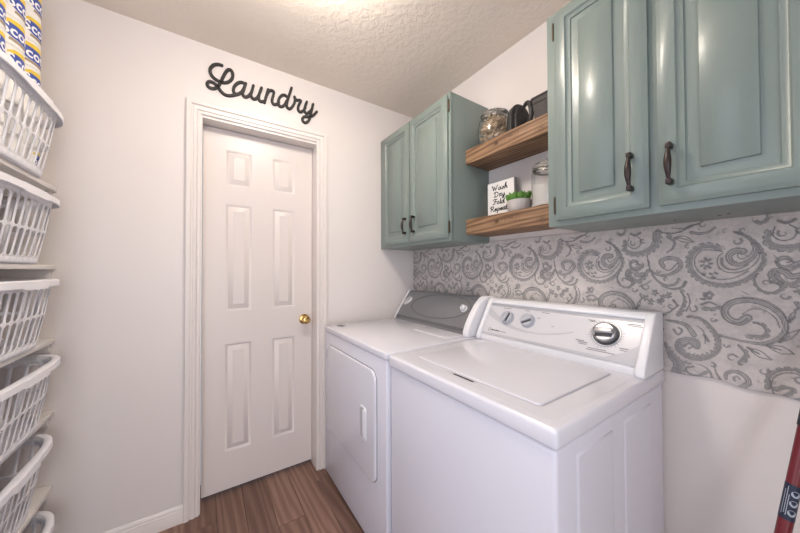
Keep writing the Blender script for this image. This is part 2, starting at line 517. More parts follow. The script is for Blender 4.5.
BASE = [(0, 0), (0.014, 0), (0.014, 0.050), (0.012, 0.054), (0.012, 0.060), (0.009, 0.064), (0.009, 0.071), (0.006, 0.078), (0.003, 0.083), (0, 0.083)]
def baseboard(name, p0, p1, out):
    t = bmesh.new(); p0 = Vector(p0); p1 = Vector(p1); out = Vector(out)
    A = [t.verts.new(p0 + out * d + Vector((0, 0, z))) for d, z in BASE]; B = [t.verts.new(p1 + out * d + Vector((0, 0, z))) for d, z in BASE]
    for i in range(len(BASE)): t.faces.new((A[i], A[(i + 1) % len(BASE)], B[(i + 1) % len(BASE)], B[i]))
    t.faces.new(A); t.faces.new(B)
    return struct(finish(name, t, 'trim_paint'))
baseboard('baseboard_far', (XL, 0, 0), (DX0 - 0.0687, 0, 0), (0, -1, 0))
baseboard('baseboard_corner', (DX1 + 0.0637, 0, 0), (0, 0, 0), (0, -1, 0))
baseboard('baseboard_right', (0, -0.016, 0), (0, YN, 0), (-1, 0, 0))
baseboard('baseboard_left', (XL, -0.016, 0), (XL, YN, 0), (1, 0, 0))

# six-panel door
YD = 0.085
door = thing('door_1', None, None, ((DX0 + DX1) / 2, YD + 0.017, 0.024), kind='structure')
sx0, sx1, sz0, sz1 = DX0 + 0.003, DX1 - 0.003, 0.024, DZ - 0.004
cols = [(-1.2475, -1.115), (-1.002, -0.872)]
rows = [(0.229, 0.828), (1.009, 1.612), (1.715, 1.918)]
xs = [sx0, cols[0][0], cols[0][1], cols[1][0], cols[1][1], sx1]
zs = [sz0, rows[0][0], rows[0][1], rows[1][0], rows[1][1], rows[2][0], rows[2][1], sz1]
bm = bmesh.new()
for i in range(5):
    for j in range(7):
        if i in (1, 3) and j in (1, 3, 5): continue
        bm.faces.new([bm.verts.new((a, YD, b)) for a, b in ((xs[i], zs[j]), (xs[i + 1], zs[j]), (xs[i + 1], zs[j + 1]), (xs[i], zs[j + 1]))])
# edges and back of the slab
for q in (((sx0, YD, sz0), (sx1, YD, sz0), (sx1, YD + .035, sz0), (sx0, YD + .035, sz0)), ((sx0, YD, sz1), (sx1, YD, sz1), (sx1, YD + .035, sz1), (sx0, YD + .035, sz1)),
          ((sx0, YD, sz0), (sx0, YD, sz1), (sx0, YD + .035, sz1), (sx0, YD + .035, sz0)), ((sx1, YD, sz0), (sx1, YD, sz1), (sx1, YD + .035, sz1), (sx1, YD + .035, sz0)),
          ((sx0, YD + .035, sz0), (sx1, YD + .035, sz0), (sx1, YD + .035, sz1), (sx0, YD + .035, sz1))):
    bm.faces.new([bm.verts.new(p) for p in q])
finish('slab', bm, 'door_paint', door, smooth=False)
for c in cols:
    for r_ in rows:
        t = relief_bm((c[0], c[1], r_[0], r_[1]), [(0, 0), (0.002, -0.0005), (0.010, -0.010), (0.0125, -0.0105), (0.0145, -0.0085), (0.037, -0.0028), (0.0385, 0.0)], lambda u, v, h: (u, YD - h, v))
        soften(t, 0.0006, 1, 8)
        finish('panel', t, 'door_paint', door, angle=60)
M = Matrix.Translation((-0.8135, YD, 0.927)) @ Matrix.Rotation(math.radians(90), 4, 'X')
knob = lathe('knob', [(0.0, 0.066), (0.012, 0.066), (0.020, 0.063), (0.0245, 0.055), (0.0255, 0.047), (0.0235, 0.038), (0.017, 0.031), (0.0115, 0.027), (0.011, 0.006)], None, 'brass', door, 36, M)
lathe('rosette', [(0, 0.010), (0.013, 0.010), (0.022, 0.008), (0.031, 0.004), (0.032, 0.0)], None, 'brass', knob, 36, M)

# ------------------------------------------------------------------ ceiling lamp (above the frame)
LPX, LPY = -1.03, -0.875
lamp = thing('ceiling_lamp', 'round ceiling lamp with a glowing white glass drum', 'lamp', (LPX, LPY, H))
M = Matrix.Translation((LPX, LPY, H)) @ Matrix.Rotation(math.pi, 4, 'X')
lathe('lamp_base', [(0, 0), (0.070, 0), (0.074, 0.004), (0.072, 0.018), (0.030, 0.024), (0.030, 0.036), (0, 0.036)], None, 'lamp_metal', lamp, 40, M)
lathe('glass_drum', [(0, 0.034), (0.120, 0.034), (0.136, 0.042), (0.140, 0.058), (0.134, 0.082), (0.105, 0.102), (0.055, 0.112), (0, 0.114)], None, 'lamp_glass', lamp, 40, M)

# ------------------------------------------------------------------ wall cabinets
def cab_P(xf):
    return lambda u, v, h: (xf - h, u, v)

def pull(parent, xf, y, z0, z1):
    """bronze bow pull on a face at x = xf"""
    zc = (z0 + z1) / 2; L = z1 - z0
    pts = []; rad = []
    for k in range(17):
        t = k / 16
        pts.append((xf - 0.019 - 0.010 * math.sin(math.pi * t), y, z0 + 0.006 + (L - 0.012) * t))
        rad.append(0.0042 + 0.0042 * math.sin(math.pi * t) ** 2)
    h = tube('handle', pts, rad, 'bronze_hardware', parent, 12)
    for z in (z0 + 0.006, z1 - 0.006):
        b = bmesh.new()
        add_box(b, (xf - 0.026, y - 0.006, z - 0.007), (xf + 0.0005, y + 0.006, z + 0.007), 0.002)
        finish('handle_foot', b, 'bronze_hardware', h)
    return h

def hinge(parent, xf, y, z0, z1, side):
    b = bmesh.new(); zc = (z0 + z1) / 2; hh = (z1 - z0) / 2
    add_box(b, (xf - 0.0035, y - 0.009 * 0.5, z0 + 0.006), (xf + 0.0005, y + 0.009 * 0.5, z1 - 0.006), 0.0012)
    tube_bm([(xf - 0.005, y, z0 + 0.008), (xf - 0.005, y, z1 - 0.008)], 0.0036, 10, b)
    lathe_bm([(0, 0.009), (0.002, 0.007), (0.0028, 0.003), (0.0036, 0)], 10, Matrix.Translation((xf - 0.005, y, z1 - 0.008)), b)
    lathe_bm([(0, 0.009), (0.002, 0.007), (0.0028, 0.003), (0.0036, 0)], 10, Matrix.Translation((xf - 0.005, y, z0 + 0.008)) @ Matrix.Rotation(math.pi, 4, 'X'), b)
    finish('hinge', b, 'hinge_metal', parent)

def cabinet(name, label, y1, y0, z0, z1, doors, pulls, hinges, holes, depth=0.297):
    root = thing(name, label, 'cabinet', (-0.15, (y0 + y1) / 2, z0))
    box('body', (-depth + 0.019, y0, z0), (-0.001, y1, z1), 'cabinet_paint', root, 0.0015)
    # face frame
    fr = bmesh.new()
    add_box(fr, (-depth, y0 - 0.0006, z0 - 0.0006), (-depth + 0.0186, y1, z1 + 0.0006), 0.0018)
    finish('face_frame', fr, 'cabinet_paint', root)
    xf = -depth
    ds = []
    for (a, b, c, d) in doors:
        t = relief_bm((a, b, c, d), [(0.001, 0.0005), (0.001, 0.011), (0.010, 0.0175), (0.012, 0.019), (0.040, 0.019), (0.043, 0.0150), (0.0445, 0.0135), (0.0555, 0.0120), (0.056, 0.012)], cab_P(xf), close=False)
        soften(t, 0.0008, 2, 12)
        dr = finish('cabinet_door', t, 'cabinet_paint', root, angle=50)
        t = relief_bm((a, b, c, d), [(0.056, 0.012), (0.0572, 0.0075), (0.0605, 0.0075), (0.083, 0.0115), (0.0838, 0.0160), (0.0850, 0.0172)], cab_P(xf))
        soften(t, 0.0006, 2, 10)
        finish('raised_panel', t, 'cabinet_paint', dr, angle=50)
        ds.append(dr)
    for i, y, a, b in pulls: pull(ds[i], xf - 0.019, y, a, b)
    for i, y, a, b in hinges: hinge(ds[i], xf - 0.001, y, a, b, 1)
    for hx, hy in holes:
        lathe('screw_hole', [(0, 0.0008), (0.0035, 0.0008), (0.0045, 0)], None, 'gap_dark', root, 12, Matrix.Translation((hx, hy, z0 - 0.0002)) @ Matrix.Rotation(math.pi, 4, 'X'))
    return root

CABY, BIGY = -0.7185, -1.2284
cabinet('wall_cabinet', 'smaller teal two-door wall cabinet in the corner beside the laundry door', -0.003, CABY, 1.3870, 2.157,
        [(-0.368, -0.060, 1.403, 2.141), (-0.7065, -0.374, 1.403, 2.141)],
        [(0, -0.341, 1.458, 1.556), (1, -0.429, 1.458, 1.556)],
        [(1, -0.710, 2.052, 2.122), (1, -0.710, 1.424, 1.492)], [])
cabinet('wall_cabinet', 'larger sage teal wall cabinet at the right above the washing machine', BIGY, -1.842, 1.3905, 2.161,
        [(-1.524, -1.260, 1.408, 2.150), (-1.806, -1.5425, 1.408, 2.150)],
        [(0, -1.4855, 1.461, 1.568), (1, -1.5715, 1.459, 1.566)],
        [(0, -1.2545, 2.058, 2.124), (0, -1.2545, 1.432, 1.496)],
        [(-0.11, -1.53), (-0.11, -1.627), (-0.121, -1.646)])

# ------------------------------------------------------------------ floating wooden shelves
SU, SL = 1.873, 1.502
def float_shelf(label, z1, th):
    t = bmesh.new(); add_box(t, (-0.19, BIGY + 0.001, z1 - th), (-0.001, CABY - 0.001, z1), 0.003, 2)
    o = finish('floating_shelf', t, 'shelf_wood'); return tag(o, label, 'shelf', 'rustic floating shelves')
float_shelf('upper thick rustic wooden shelf between the two teal cabinets', SU, 0.076)
float_shelf('lower thick rustic wooden shelf carrying the white lettered sign', SL, 0.079)

# ------------------------------------------------------------------ script lettering helpers
def ribbon_bm(paths, P, w, th, bm=None, sub=5):
    """flat cut-out strokes with rounded ends; P(u, v, h) -> world"""
    t = bm or bmesh.new()
    for si, path in enumerate(paths):
        c = catmull([(a, b, 0) for a, b in path], sub)
        pts = [(p, 1.0) for p in c]
        d0 = (c[0] - c[1]).normalized(); d1 = (c[-1] - c[-2]).normalized()
        head = [(c[0] + d0 * w * s, math.sqrt(max(0.02, 1 - s * s))) for s in (0.98, 0.85, 0.6, 0.3)]
        tail = [(c[-1] + d1 * w * s, math.sqrt(max(0.02, 1 - s * s))) for s in (0.3, 0.6, 0.85, 0.98)]
        pts = head + pts + tail
        rings = []; e = th * 0.0 + si * 0.00012
        for i, (p, k) in enumerate(pts):
            a = pts[max(i - 1, 0)][0]; b = pts[min(i + 1, len(pts) - 1)][0]
            d = b - a
            if d.length < 1e-9: d = Vector((1, 0, 0))
            d.normalize(); n = Vector((-d.y, d.x, 0)) * (w * k)
            rings.append([t.verts.new(P(p.x + n.x * s, p.y + n.y * s, h)) for s, h in ((-1, 0), (-1, th * 0.8 + e), (-0.75, th + e), (0.75, th + e), (1, th * 0.8 + e), (1, 0))])
        for A, B in zip(rings, rings[1:]):
            for i in range(5): t.faces.new((A[i], A[i + 1], B[i + 1], B[i]))
        t.faces.new(rings[0]); t.faces.new(rings[-1])
    return t

LAUNDRY = [
 [(-1.273,2.331),(-1.291,2.329),(-1.311,2.317),(-1.325,2.292),(-1.323,2.269),(-1.311,2.252),(-1.288,2.241),(-1.264,2.241),(-1.241,2.254),(-1.225,2.279),(-1.223,2.305),(-1.231,2.321),(-1.244,2.318),(-1.256,2.299),(-1.268,2.268),(-1.278,2.238),(-1.292,2.209),(-1.31,2.193),(-1.33,2.193),(-1.338,2.209),(-1.328,2.224),(-1.31,2.224),(-1.292,2.211),(-1.278,2.192),(-1.26,2.179),(-1.237,2.18),(-1.207,2.195),(-1.194,2.203)],
 [(-1.161,2.271),(-1.179,2.273),(-1.197,2.263),(-1.214,2.239),(-1.219,2.215),(-1.212,2.2),(-1.197,2.202),(-1.179,2.221),(-1.168,2.245),(-1.16,2.273)],
 [(-1.16,2.273),(-1.168,2.24),(-1.174,2.211),(-1.166,2.198),(-1.151,2.203),(-1.135,2.226),(-1.128,2.246)],
 [(-1.122,2.274),(-1.129,2.241),(-1.133,2.214),(-1.121,2.2),(-1.105,2.209),(-1.092,2.236),(-1.08,2.276)],
 [(-1.081,2.275),(-1.091,2.238),(-1.094,2.211),(-1.085,2.198),(-1.066,2.204)],
 [(-1.045,2.278),(-1.053,2.245),(-1.064,2.197)],
 [(-1.058,2.228),(-1.043,2.267),(-1.029,2.28),(-1.015,2.275),(-1.018,2.252),(-1.024,2.221),(-1.015,2.203),(-0.997,2.21),(-0.987,2.224)],
 [(-0.936,2.268),(-0.954,2.277),(-0.972,2.268),(-0.987,2.242),(-0.989,2.216),(-0.978,2.201),(-0.959,2.213),(-0.942,2.248)],
 [(-0.916,2.332),(-0.929,2.284),(-0.942,2.234),(-0.94,2.209),(-0.925,2.204),(-0.908,2.226),(-0.896,2.257),(-0.896,2.282)],
 [(-0.898,2.284),(-0.888,2.27),(-0.861,2.274),(-0.874,2.239),(-0.876,2.214),(-0.866,2.203),(-0.847,2.216),(-0.834,2.238)],
 [(-0.825,2.277),(-0.836,2.24),(-0.839,2.217),(-0.825,2.207),(-0.806,2.224),(-0.794,2.244)],
 [(-0.786,2.275),(-0.794,2.236),(-0.803,2.194),(-0.814,2.163),(-0.833,2.146),(-0.849,2.153),(-0.849,2.172),(-0.833,2.185),(-0.808,2.19),(-0.783,2.208),(-0.763,2.234)],
]

o = finish('word_sign', ribbon_bm(LAUNDRY, lambda u, v, h: (u, -h, v), 0.0073, 0.011), 'sign_black', loc=(-1.05, 0, 2.17))
tag(o, 'dark cut-out script word sign mounted above the white door', 'sign')

# ------------------------------------------------------------------ paisley cloth on the wall behind the machines
PAISLEY = [
 ('t',5,17,[-1640,1348,-1663,1334,-1683,1308,-1694,1278,-1694,1252,-1680,1224,-1656,1200,-1625,1187,-1589,1190,-1566,1203,-1547,1229,-1542,1259,-1548,1285,-1565,1304,-1587,1309,-1610,1299]),
 ('l',2.6,2.6,[-1616,1289,-1599,1294,-1575,1297,-1560,1284,-1553,1264,-1556,1241,-1570,1218,-1590,1206,-1616,1203,-1642,1210,-1667,1229]),
 ('l',2.6,2.6,[-1617,1285,-1607,1274,-1604,1254,-1612,1234,-1630,1224,-1651,1227,-1672,1240,-1686,1263,-1689,1283]),
 ('b',8,4,[-1614,1268,-1615,1249,-1628,1235,-1649,1236,-1667,1248]),
 ('d',20,6,[-1656,1288,-1641,1290,-1629,1276,-1633,1257,-1648,1248,-1665,1256,-1679,1273,-1684,1294,-1676,1315,-1659,1334,-1642,1347]),
 ('l',2.2,2.2,[-1654,1286,-1646,1278,-1650,1267,-1660,1267,-1672,1279,-1677,1294,-1673,1312]),
 ('t',4,9,[-1683,1221,-1678,1201,-1683,1183,-1696,1169,-1714,1169,-1726,1182,-1723,1194]),
 ('d',13,16,[-1723,1195,-1712,1204,-1709,1220,-1718,1231,-1733,1225,-1742,1214,-1757,1217]),
 ('d',12,5,[-1756,1251,-1738,1241,-1723,1244,-1719,1259,-1728,1269,-1740,1266,-1743,1256,-1737,1253]),
 ('t',9,9,[-1685,1374,-1693,1368,-1702,1377]),
 ('t',12,24,[-1365,1341,-1364,1310,-1386,1295,-1414,1296,-1440,1309,-1454,1333,-1456,1362]),
 ('l',3,3,[-1376,1354,-1372,1330,-1387,1314,-1406,1319,-1413,1342,-1401,1356]),
 ('b',8,8,[-1382,1370,-1396,1362,-1410,1370]),
 ('l',3,5,[-1456,1373,-1485,1361,-1517,1361,-1547,1378,-1564,1383]),
 ('b',9,3,[-1547,1378,-1526,1372,-1499,1377]),
 ('d',10,7,[-1547,1356,-1568,1350,-1588,1355,-1600,1366]),
 ('l',2.4,2.4,[-1505,1344,-1530,1346,-1553,1324]),
 ('l',2.4,2.4,[-1505,1344,-1525,1327,-1553,1324]),
 ('b',5,3,[-1512,1342,-1530,1336,-1547,1327]),
 ('t',14,5,[-1489,1348,-1504,1329,-1498,1305,-1485,1295]),
 ('d',4,14,[-1434,1263,-1437,1238,-1449,1222,-1473,1213,-1501,1223,-1519,1244,-1515,1265,-1497,1273,-1479,1272,-1468,1262,-1474,1246]),
 ('l',3,3,[-1474,1238,-1492,1232,-1511,1256]),
 ('d',3,8,[-1429,1287,-1437,1238,-1454,1200,-1482,1179,-1506,1186,-1514,1203]),
 ('b',3,9,[-1468,1177,-1496,1168,-1521,1174,-1531,1193]),
 ('d',8,5,[-1416,1245,-1400,1231,-1384,1239,-1380,1256,-1395,1262,-1407,1252]),
 ('t',10,18,[-1430,1231,-1418,1206,-1398,1191,-1380,1205,-1374,1225]),
 ('b',6,3,[-1407,1173,-1428,1184,-1441,1197]),
 ('b',5,6.5,[-1422,1127,-1421,1122]),
 ('b',5,6.5,[-1419,1131,-1415,1130]),
 ('b',5,6.5,[-1421,1135,-1419,1140]),
 ('b',5,6.5,[-1425,1135,-1428,1138]),
 ('b',5,6.5,[-1426,1129,-1429,1127]),
 ('b',5,6.5,[-1436,1115,-1433,1111]),
 ('b',5,6.5,[-1435,1120,-1432,1122]),
 ('b',5,6.5,[-1439,1123,-1440,1128]),
 ('b',5,6.5,[-1442,1120,-1446,1121]),
 ('b',5,6.5,[-1440,1115,-1442,1110]),
 ('b',5,6.5,[-1454,1151,-1458,1150]),
 ('b',5,6.5,[-1451,1147,-1451,1142]),
 ('b',5,6.5,[-1447,1149,-1444,1147]),
 ('b',5,6.5,[-1448,1155,-1446,1158]),
 ('b',5,6.5,[-1452,1155,-1454,1160]),
 ('b',5,6.5,[-1473,1133,-1474,1128]),
 ('b',5,6.5,[-1470,1134,-1466,1131]),
 ('b',5,6.5,[-1470,1139,-1466,1142]),
 ('b',5,6.5,[-1473,1141,-1474,1146]),
 ('b',5,6.5,[-1476,1137,-1479,1138]),
 ('b',5,6.5,[-1487,1141,-1486,1137]),
 ('b',5,6.5,[-1484,1145,-1480,1145]),
 ('b',5,6.5,[-1486,1150,-1485,1154]),
 ('b',5,6.5,[-1490,1148,-1493,1152]),
 ('b',5,6.5,[-1490,1143,-1493,1141]),
 ('b',5,6.5,[-1466,1126,-1468,1131]),
 ('b',5,6.5,[-1468,1122,-1472,1122]),
 ('b',5,6.5,[-1466,1118,-1467,1113]),
 ('b',5,6.5,[-1462,1120,-1459,1117]),
 ('b',5,6.5,[-1462,1125,-1459,1128]),
 ('t',3,13,[-1521,1159,-1528,1133,-1522,1106,-1511,1081]),
 ('l',3,3,[-1535,1155,-1541,1126,-1531,1095]),
 ('b',9,3,[-1500,1128,-1509,1111,-1495,1097]),
 ('d',9,6,[-1574,1157,-1581,1143,-1593,1153,-1586,1164]),
 ('b',8,5,[-1569,1122,-1585,1130,-1601,1123]),
 ('b',6,8,[-1587,1253,-1592,1253]),
 ('b',6,8,[-1584,1246,-1588,1240]),
 ('b',6,8,[-1579,1244,-1577,1237]),
 ('b',6,8,[-1574,1249,-1569,1246]),
 ('b',6,8,[-1575,1257,-1570,1261]),
 ('b',6,8,[-1579,1262,-1578,1270]),
 ('b',6,8,[-1584,1260,-1588,1266]),
 ('b',7,7,[-1588,1221,-1592,1219]),
 ('b',7,7,[-1599,1224,-1603,1221]),
 ('b',7,7,[-1594,1210,-1598,1207]),
 ('b',7,7,[-1572,1221,-1576,1218]),
 ('d',22,8,[-1663,1091,-1646,1075,-1625,1084,-1618,1107,-1631,1131,-1661,1142,-1693,1136,-1718,1114,-1730,1087,-1728,1057,-1711,1034,-1688,1020,-1660,1020,-1630,1024,-1607,1029]),
 ('l',2.4,2.4,[-1664,1087,-1646,1072,-1622,1078,-1613,1107,-1628,1137,-1660,1151,-1695,1145,-1723,1121,-1735,1088,-1733,1055,-1713,1027,-1688,1014]),
 ('l',2.4,2.4,[-1654,1101,-1673,1118,-1695,1116,-1714,1097,-1721,1071]),
 ('t',6,13,[-1675,1078,-1692,1073,-1698,1055,-1690,1039,-1666,1039]),
 ('l',2.4,2.4,[-1663,1003,-1682,981,-1705,977]),
 ('l',2.4,2.4,[-1663,1003,-1687,998,-1705,977]),
 ('b',7,4,[-1663,1003,-1684,989]),
 ('l',2.4,2.4,[-1697,1016,-1724,1019,-1745,1003]),
 ('l',2.4,2.4,[-1697,1016,-1720,1000,-1745,1003]),
 ('b',7,4,[-1697,1016,-1722,1009]),
 ('l',2.4,2.4,[-1720,1030,-1736,1057,-1755,1071]),
 ('l',2.4,2.4,[-1720,1030,-1740,1044,-1755,1071]),
 ('b',7,4,[-1720,1030,-1738,1051]),
 ('l',2.4,2.4,[-1737,1088,-1739,1107,-1748,1119]),
 ('l',2.4,2.4,[-1737,1088,-1746,1101,-1748,1119]),
 ('b',7,4,[-1737,1088,-1743,1104]),
 ('t',6,13,[-1645,1005,-1658,988,-1656,971,-1647,955]),
 ('d',7,13,[-1618,898,-1619,914,-1635,926,-1654,920,-1663,900,-1649,882]),
 ('l',2.8,2.8,[-1705,901,-1708,926,-1725,945,-1746,950,-1760,942]),
 ('l',2.8,2.8,[-1705,901,-1711,879,-1731,874,-1755,886]),
 ('t',10,10,[-1699,896,-1701,928,-1721,953,-1746,959,-1761,951]),
 ('t',12,9,[-1713,895,-1728,906,-1742,902,-1727,885]),
 ('d',9,5,[-1750,1143,-1753,1128,-1747,1122]),
 ('t',8,21,[-1536,1079,-1565,1076,-1588,1050,-1604,1018,-1603,987,-1586,961,-1556,944,-1530,948,-1511,967,-1514,991,-1535,1003,-1553,999,-1555,984]),
 ('b',6,4,[-1526,978,-1535,989,-1546,983,-1535,972]),
 ('d',5,15,[-1481,1059,-1510,1056,-1533,1047,-1549,1020]),
 ('d',8,5,[-1500,1029,-1510,1014,-1521,1030,-1512,1038]),
 ('l',2.6,2.6,[-1557,1051,-1572,1033,-1574,997]),
 ('b',8,8,[-1573,1024,-1581,1007]),
 ('t',10,32,[-1477,977,-1492,939,-1509,914,-1501,877]),
 ('d',9,5,[-1577,907,-1556,890,-1534,892,-1530,908,-1547,916]),
 ('b',3,6,[-1556,927,-1573,922,-1585,908,-1591,880]),
 ('b',2.6,6,[-1594,934,-1598,911,-1610,886]),
 ('t',8,3,[-1474,1078,-1494,1093,-1513,1114]),
 ('t',13,10,[-1576,1111,-1592,1110,-1609,1118]),
 ('b',8,8,[-1574,1150,-1579,1150]),
 ('b',8,8,[-1583,1142,-1588,1142]),
 ('b',8,8,[-1568,1139,-1574,1139]),
 ('b',8,8,[-1578,1156,-1583,1157]),
]

PERIOD = 0.341
def paint_print(Y, Z):
    V = np.zeros_like(Y)
    # work in one tile, wrapped along Y
    for kind, w0, w1, flat in PAISLEY:
        pts = [(flat[i] / 1000, flat[i + 1] / 1000, 0) for i in range(0, len(flat), 2)]
        c = catmull(pts, 6 if len(pts) > 2 else 2)
        A = np.array([(p.x, p.y) for p in c])
        seg = np.diff(A, axis=0); sl = np.hypot(seg[:, 0], seg[:, 1]); cum = np.concatenate([[0], np.cumsum(sl)]); tot = cum[-1] + 1e-9
        wmax = max(w0, w1) / 1000
        lo = A.min(0) - wmax - 0.003; hi = A.max(0) + wmax + 0.003
        # wrap tile coordinate so that the stroke's box is continuous
        cy = (lo[0] + hi[0]) / 2
        Yw = (Y - cy + PERIOD / 2) % PERIOD - PERIOD / 2 + cy
        mask = (Yw > lo[0]) & (Yw < hi[0]) & (Z > lo[1]) & (Z < hi[1])
        idx = np.nonzero(mask)
        if len(idx[0]) == 0: continue
        y = Yw[idx]; z = Z[idx]
        best = np.full(y.shape, 1e9); s_at = np.zeros(y.shape); side = np.zeros(y.shape)
        for k in range(len(seg)):
            if sl[k] < 1e-9: continue
            dy = y - A[k, 0]; dz = z - A[k, 1]
            t = np.clip((dy * seg[k, 0] + dz * seg[k, 1]) / sl[k] ** 2, 0, 1)
            ey = dy - t * seg[k, 0]; ez = dz - t * seg[k, 1]
            dd = np.hypot(ey, ez); m = dd < best
            best[m] = dd[m]; s_at[m] = cum[k] + t[m] * sl[k]
            side[m] = (seg[k, 0] * dz[m] - seg[k, 1] * dy[m]) / sl[k]
        f = s_at / tot
        half = (w0 + (w1 - w0) * np.sin(np.clip(f * 1.0, 0, 1) * math.pi / 2)) / 2000
        aa = 0.0011
        if kind == 'l':
            v = 0.72 * np.clip((half - best) / aa + 0.5, 0, 1)
        elif kind == 'b':
            v = 0.55 * np.clip((half - best) / aa + 0.5, 0, 1)
        elif kind == 'd':      # band with lengthwise lines and dark outline
            inside = np.clip((half - best) / aa + 0.5, 0, 1)
            q = best / np.maximum(half, 1e-6)
            v = inside * (0.36 + 0.20 * np.cos(q * 9.0) * (half > 0.005) + 0.36 * np.clip(1 - np.abs(half - best - 0.0009) / 0.0016, 0, 1))
        else:                  # scalloped band with cross hatching
            cen = A.mean(0); kc = int(np.argmin(np.hypot(*(A[:-1] - cen).T)))
            sc = seg[kc, 0] * (cen[1] - A[kc, 1]) - seg[kc, 1] * (cen[0] - A[kc, 0])
            outer = np.sign(side) != np.sign(sc)
            saw = ((s_at + 0.8 * best) / 0.0150) % 1.0
            leaf = np.sqrt(np.clip(1 - np.abs(2 * saw - 1) ** 2.0, 0, 1))
            tooth = leaf
            hh = np.where(outer, half * (0.40 + 1.05 * leaf), half * 0.80)
            inside = np.clip((hh - best) / aa + 0.5, 0, 1)
            hatch = 0.5 + 0.5 * np.sin((s_at + 0.5 * best) / 0.0052 * 2 * math.pi)
            v = inside * (0.30 + 0.16 * hatch + 0.30 * np.clip(1 - np.abs(hh - best - 0.0008) / 0.0018, 0, 1) + 0.18 * np.clip(1 - best / 0.0016, 0, 1))
        V[idx] = np.maximum(V[idx], v)
    return V

def make_cloth():
    y0, y1, z1 = -1.93, -0.004, 1.3955
    ny, nz = 830, 230
    yy = np.linspace(y0, y1, ny)
    bot = 0.882 + 0.004 * np.sin(yy * 23.0) + 0.003 * np.sin(yy * 51 + 1.3) + 0.004 * np.sin(yy * 11 + 0.4)
    tt = np.linspace(0, 1, nz)
    Y = np.repeat(yy[None, :], nz, 0)
    Z = bot[None, :] + (z1 - bot)[None, :] * tt[:, None]
    wave = 0.0022 * np.sin(Y * 15 + 0.7 * np.sin(Z * 6)) + 0.0012 * np.sin(Y * 37 + Z * 5 + 1)
    X = -0.0060 - (wave + 0.002) * (1 - tt[:, None]) ** 0.7
    X = np.minimum(X, -0.0025)
    P = paint_print(Y, Z)
    # faint second printing: scattered sprigs and a soft wash between the motifs
    Yt = Y % PERIOD
    sp = np.zeros_like(P); rr_ = np.random.RandomState(3)
    for _ in range(70):
        cy_, cz_ = rr_.rand() * PERIOD, 0.87 + rr_.rand() * 0.53; an = rr_.rand() * math.pi; ln = 0.005 + 0.007 * rr_.rand(); wd = 0.0018 + 0.0022 * rr_.rand()
        dy_ = (Yt - cy_ + PERIOD / 2) % PERIOD - PERIOD / 2; dz_ = Z - cz_
        u_ = dy_ * math.cos(an) + dz_ * math.sin(an); v_ = -dy_ * math.sin(an) + dz_ * math.cos(an)
        sp = np.maximum(sp, 0.34 * np.clip(2.2 * (1 - np.hypot(u_ / ln, v_ / wd)), 0, 1))
    occ = P > 0.05
    for _ in range(120):
        cy_, cz_ = rr_.rand() * PERIOD, 0.88 + rr_.rand() * 0.51; an = rr_.rand() * 2 * math.pi; R0 = 0.006 + 0.008 * rr_.rand(); spn = 1 if rr_.rand() < 0.5 else -1
        dy_ = (Yt - cy_ + PERIOD / 2) % PERIOD - PERIOD / 2; dz_ = Z - cz_
        near = np.hypot(dy_, dz_) < R0 * 1.7
        if occ[near].mean() > 0.22: continue
        rad = np.hypot(dy_, dz_); th_ = (spn * (np.arctan2(dz_, dy_) - an)) % (2 * math.pi)
        tgt = R0 * (0.35 + 0.65 * th_ / (2 * math.pi)); wdt = 0.0012 + 0.0026 * th_ / (2 * math.pi)
        cl = np.clip((wdt - np.abs(rad - tgt)) / 0.0011 + 0.5, 0, 1) * (th_ < 5.2)
        sp = np.maximum(sp, 0.5 * cl); occ |= near
    wash = 0.07 + 0.07 * np.sin(Y * 41 + 2 * np.sin(Z * 33)) * np.sin(Z * 47 + 2 * np.sin(Y * 29))
    P = np.maximum(P, np.maximum(sp, wash))
    verts = np.stack([X, Y, Z], -1).reshape(-1, 3)
    org = np.array([-0.006, -0.967, 0.875])
    i = np.arange(nz - 1)[:, None] * ny + np.arange(ny - 1)[None, :]
    faces = np.stack([i, i + ny, i + ny + 1, i + 1], -1).reshape(-1, 4)
    me = bpy.data.meshes.new('paisley_cloth')
    me.vertices.add(len(verts)); me.vertices.foreach_set('co', (verts - org).astype(np.float32).ravel())
    me.loops.add(faces.size); me.loops.foreach_set('vertex_index', faces.astype(np.int32).ravel())
    me.polygons.add(len(faces)); me.polygons.foreach_set('loop_start', np.arange(0, faces.size, 4, dtype=np.int32))
    me.polygons.foreach_set('use_smooth', np.ones(len(faces), dtype=bool))
    me.update(calc_edges=True)
    at = me.attributes.new('print', 'FLOAT', 'POINT'); at.data.foreach_set('value', P.astype(np.float32).ravel())
    me.materials.append(MATS['paisley_cloth'])
    o = bpy.data.objects.new('wall_cloth', me); COL.objects.link(o); o.location = org
    tag(o, 'pale cloth printed with grey paisley, hung on the wall behind both machines', 'cloth')
    sol = o.modifiers.new('thickness', 'SOLIDIFY'); sol.thickness = 0.0012; sol.offset = 1.0
make_cloth()

# ------------------------------------------------------------------ console helper: sloped control panel facing -x
class Slope:
    def __init__(s, O, T):
        s.O = Vector(O); d = Vector(T) - Vector(O); s.L = d.length; s.v = d.normalized()
        s.n = Vector((-s.v.z, 0, s.v.x))           # outward normal
    def P(s, y, v, h=0.0):
        q = s.O + s.v * v + s.n * h
        return Vector((q.x, y, q.z))
    def M(s, y, v, h=0.0):
        p = s.P(y, v, h); e1 = Vector((0, -1, 0)); e2 = s.v; n = s.n
        return Matrix(((e1.x, e2.x, n.x, p.x), (e1.y, e2.y, n.y, p.y), (e1.z, e2.z, n.z, p.z), (0, 0, 0, 1)))

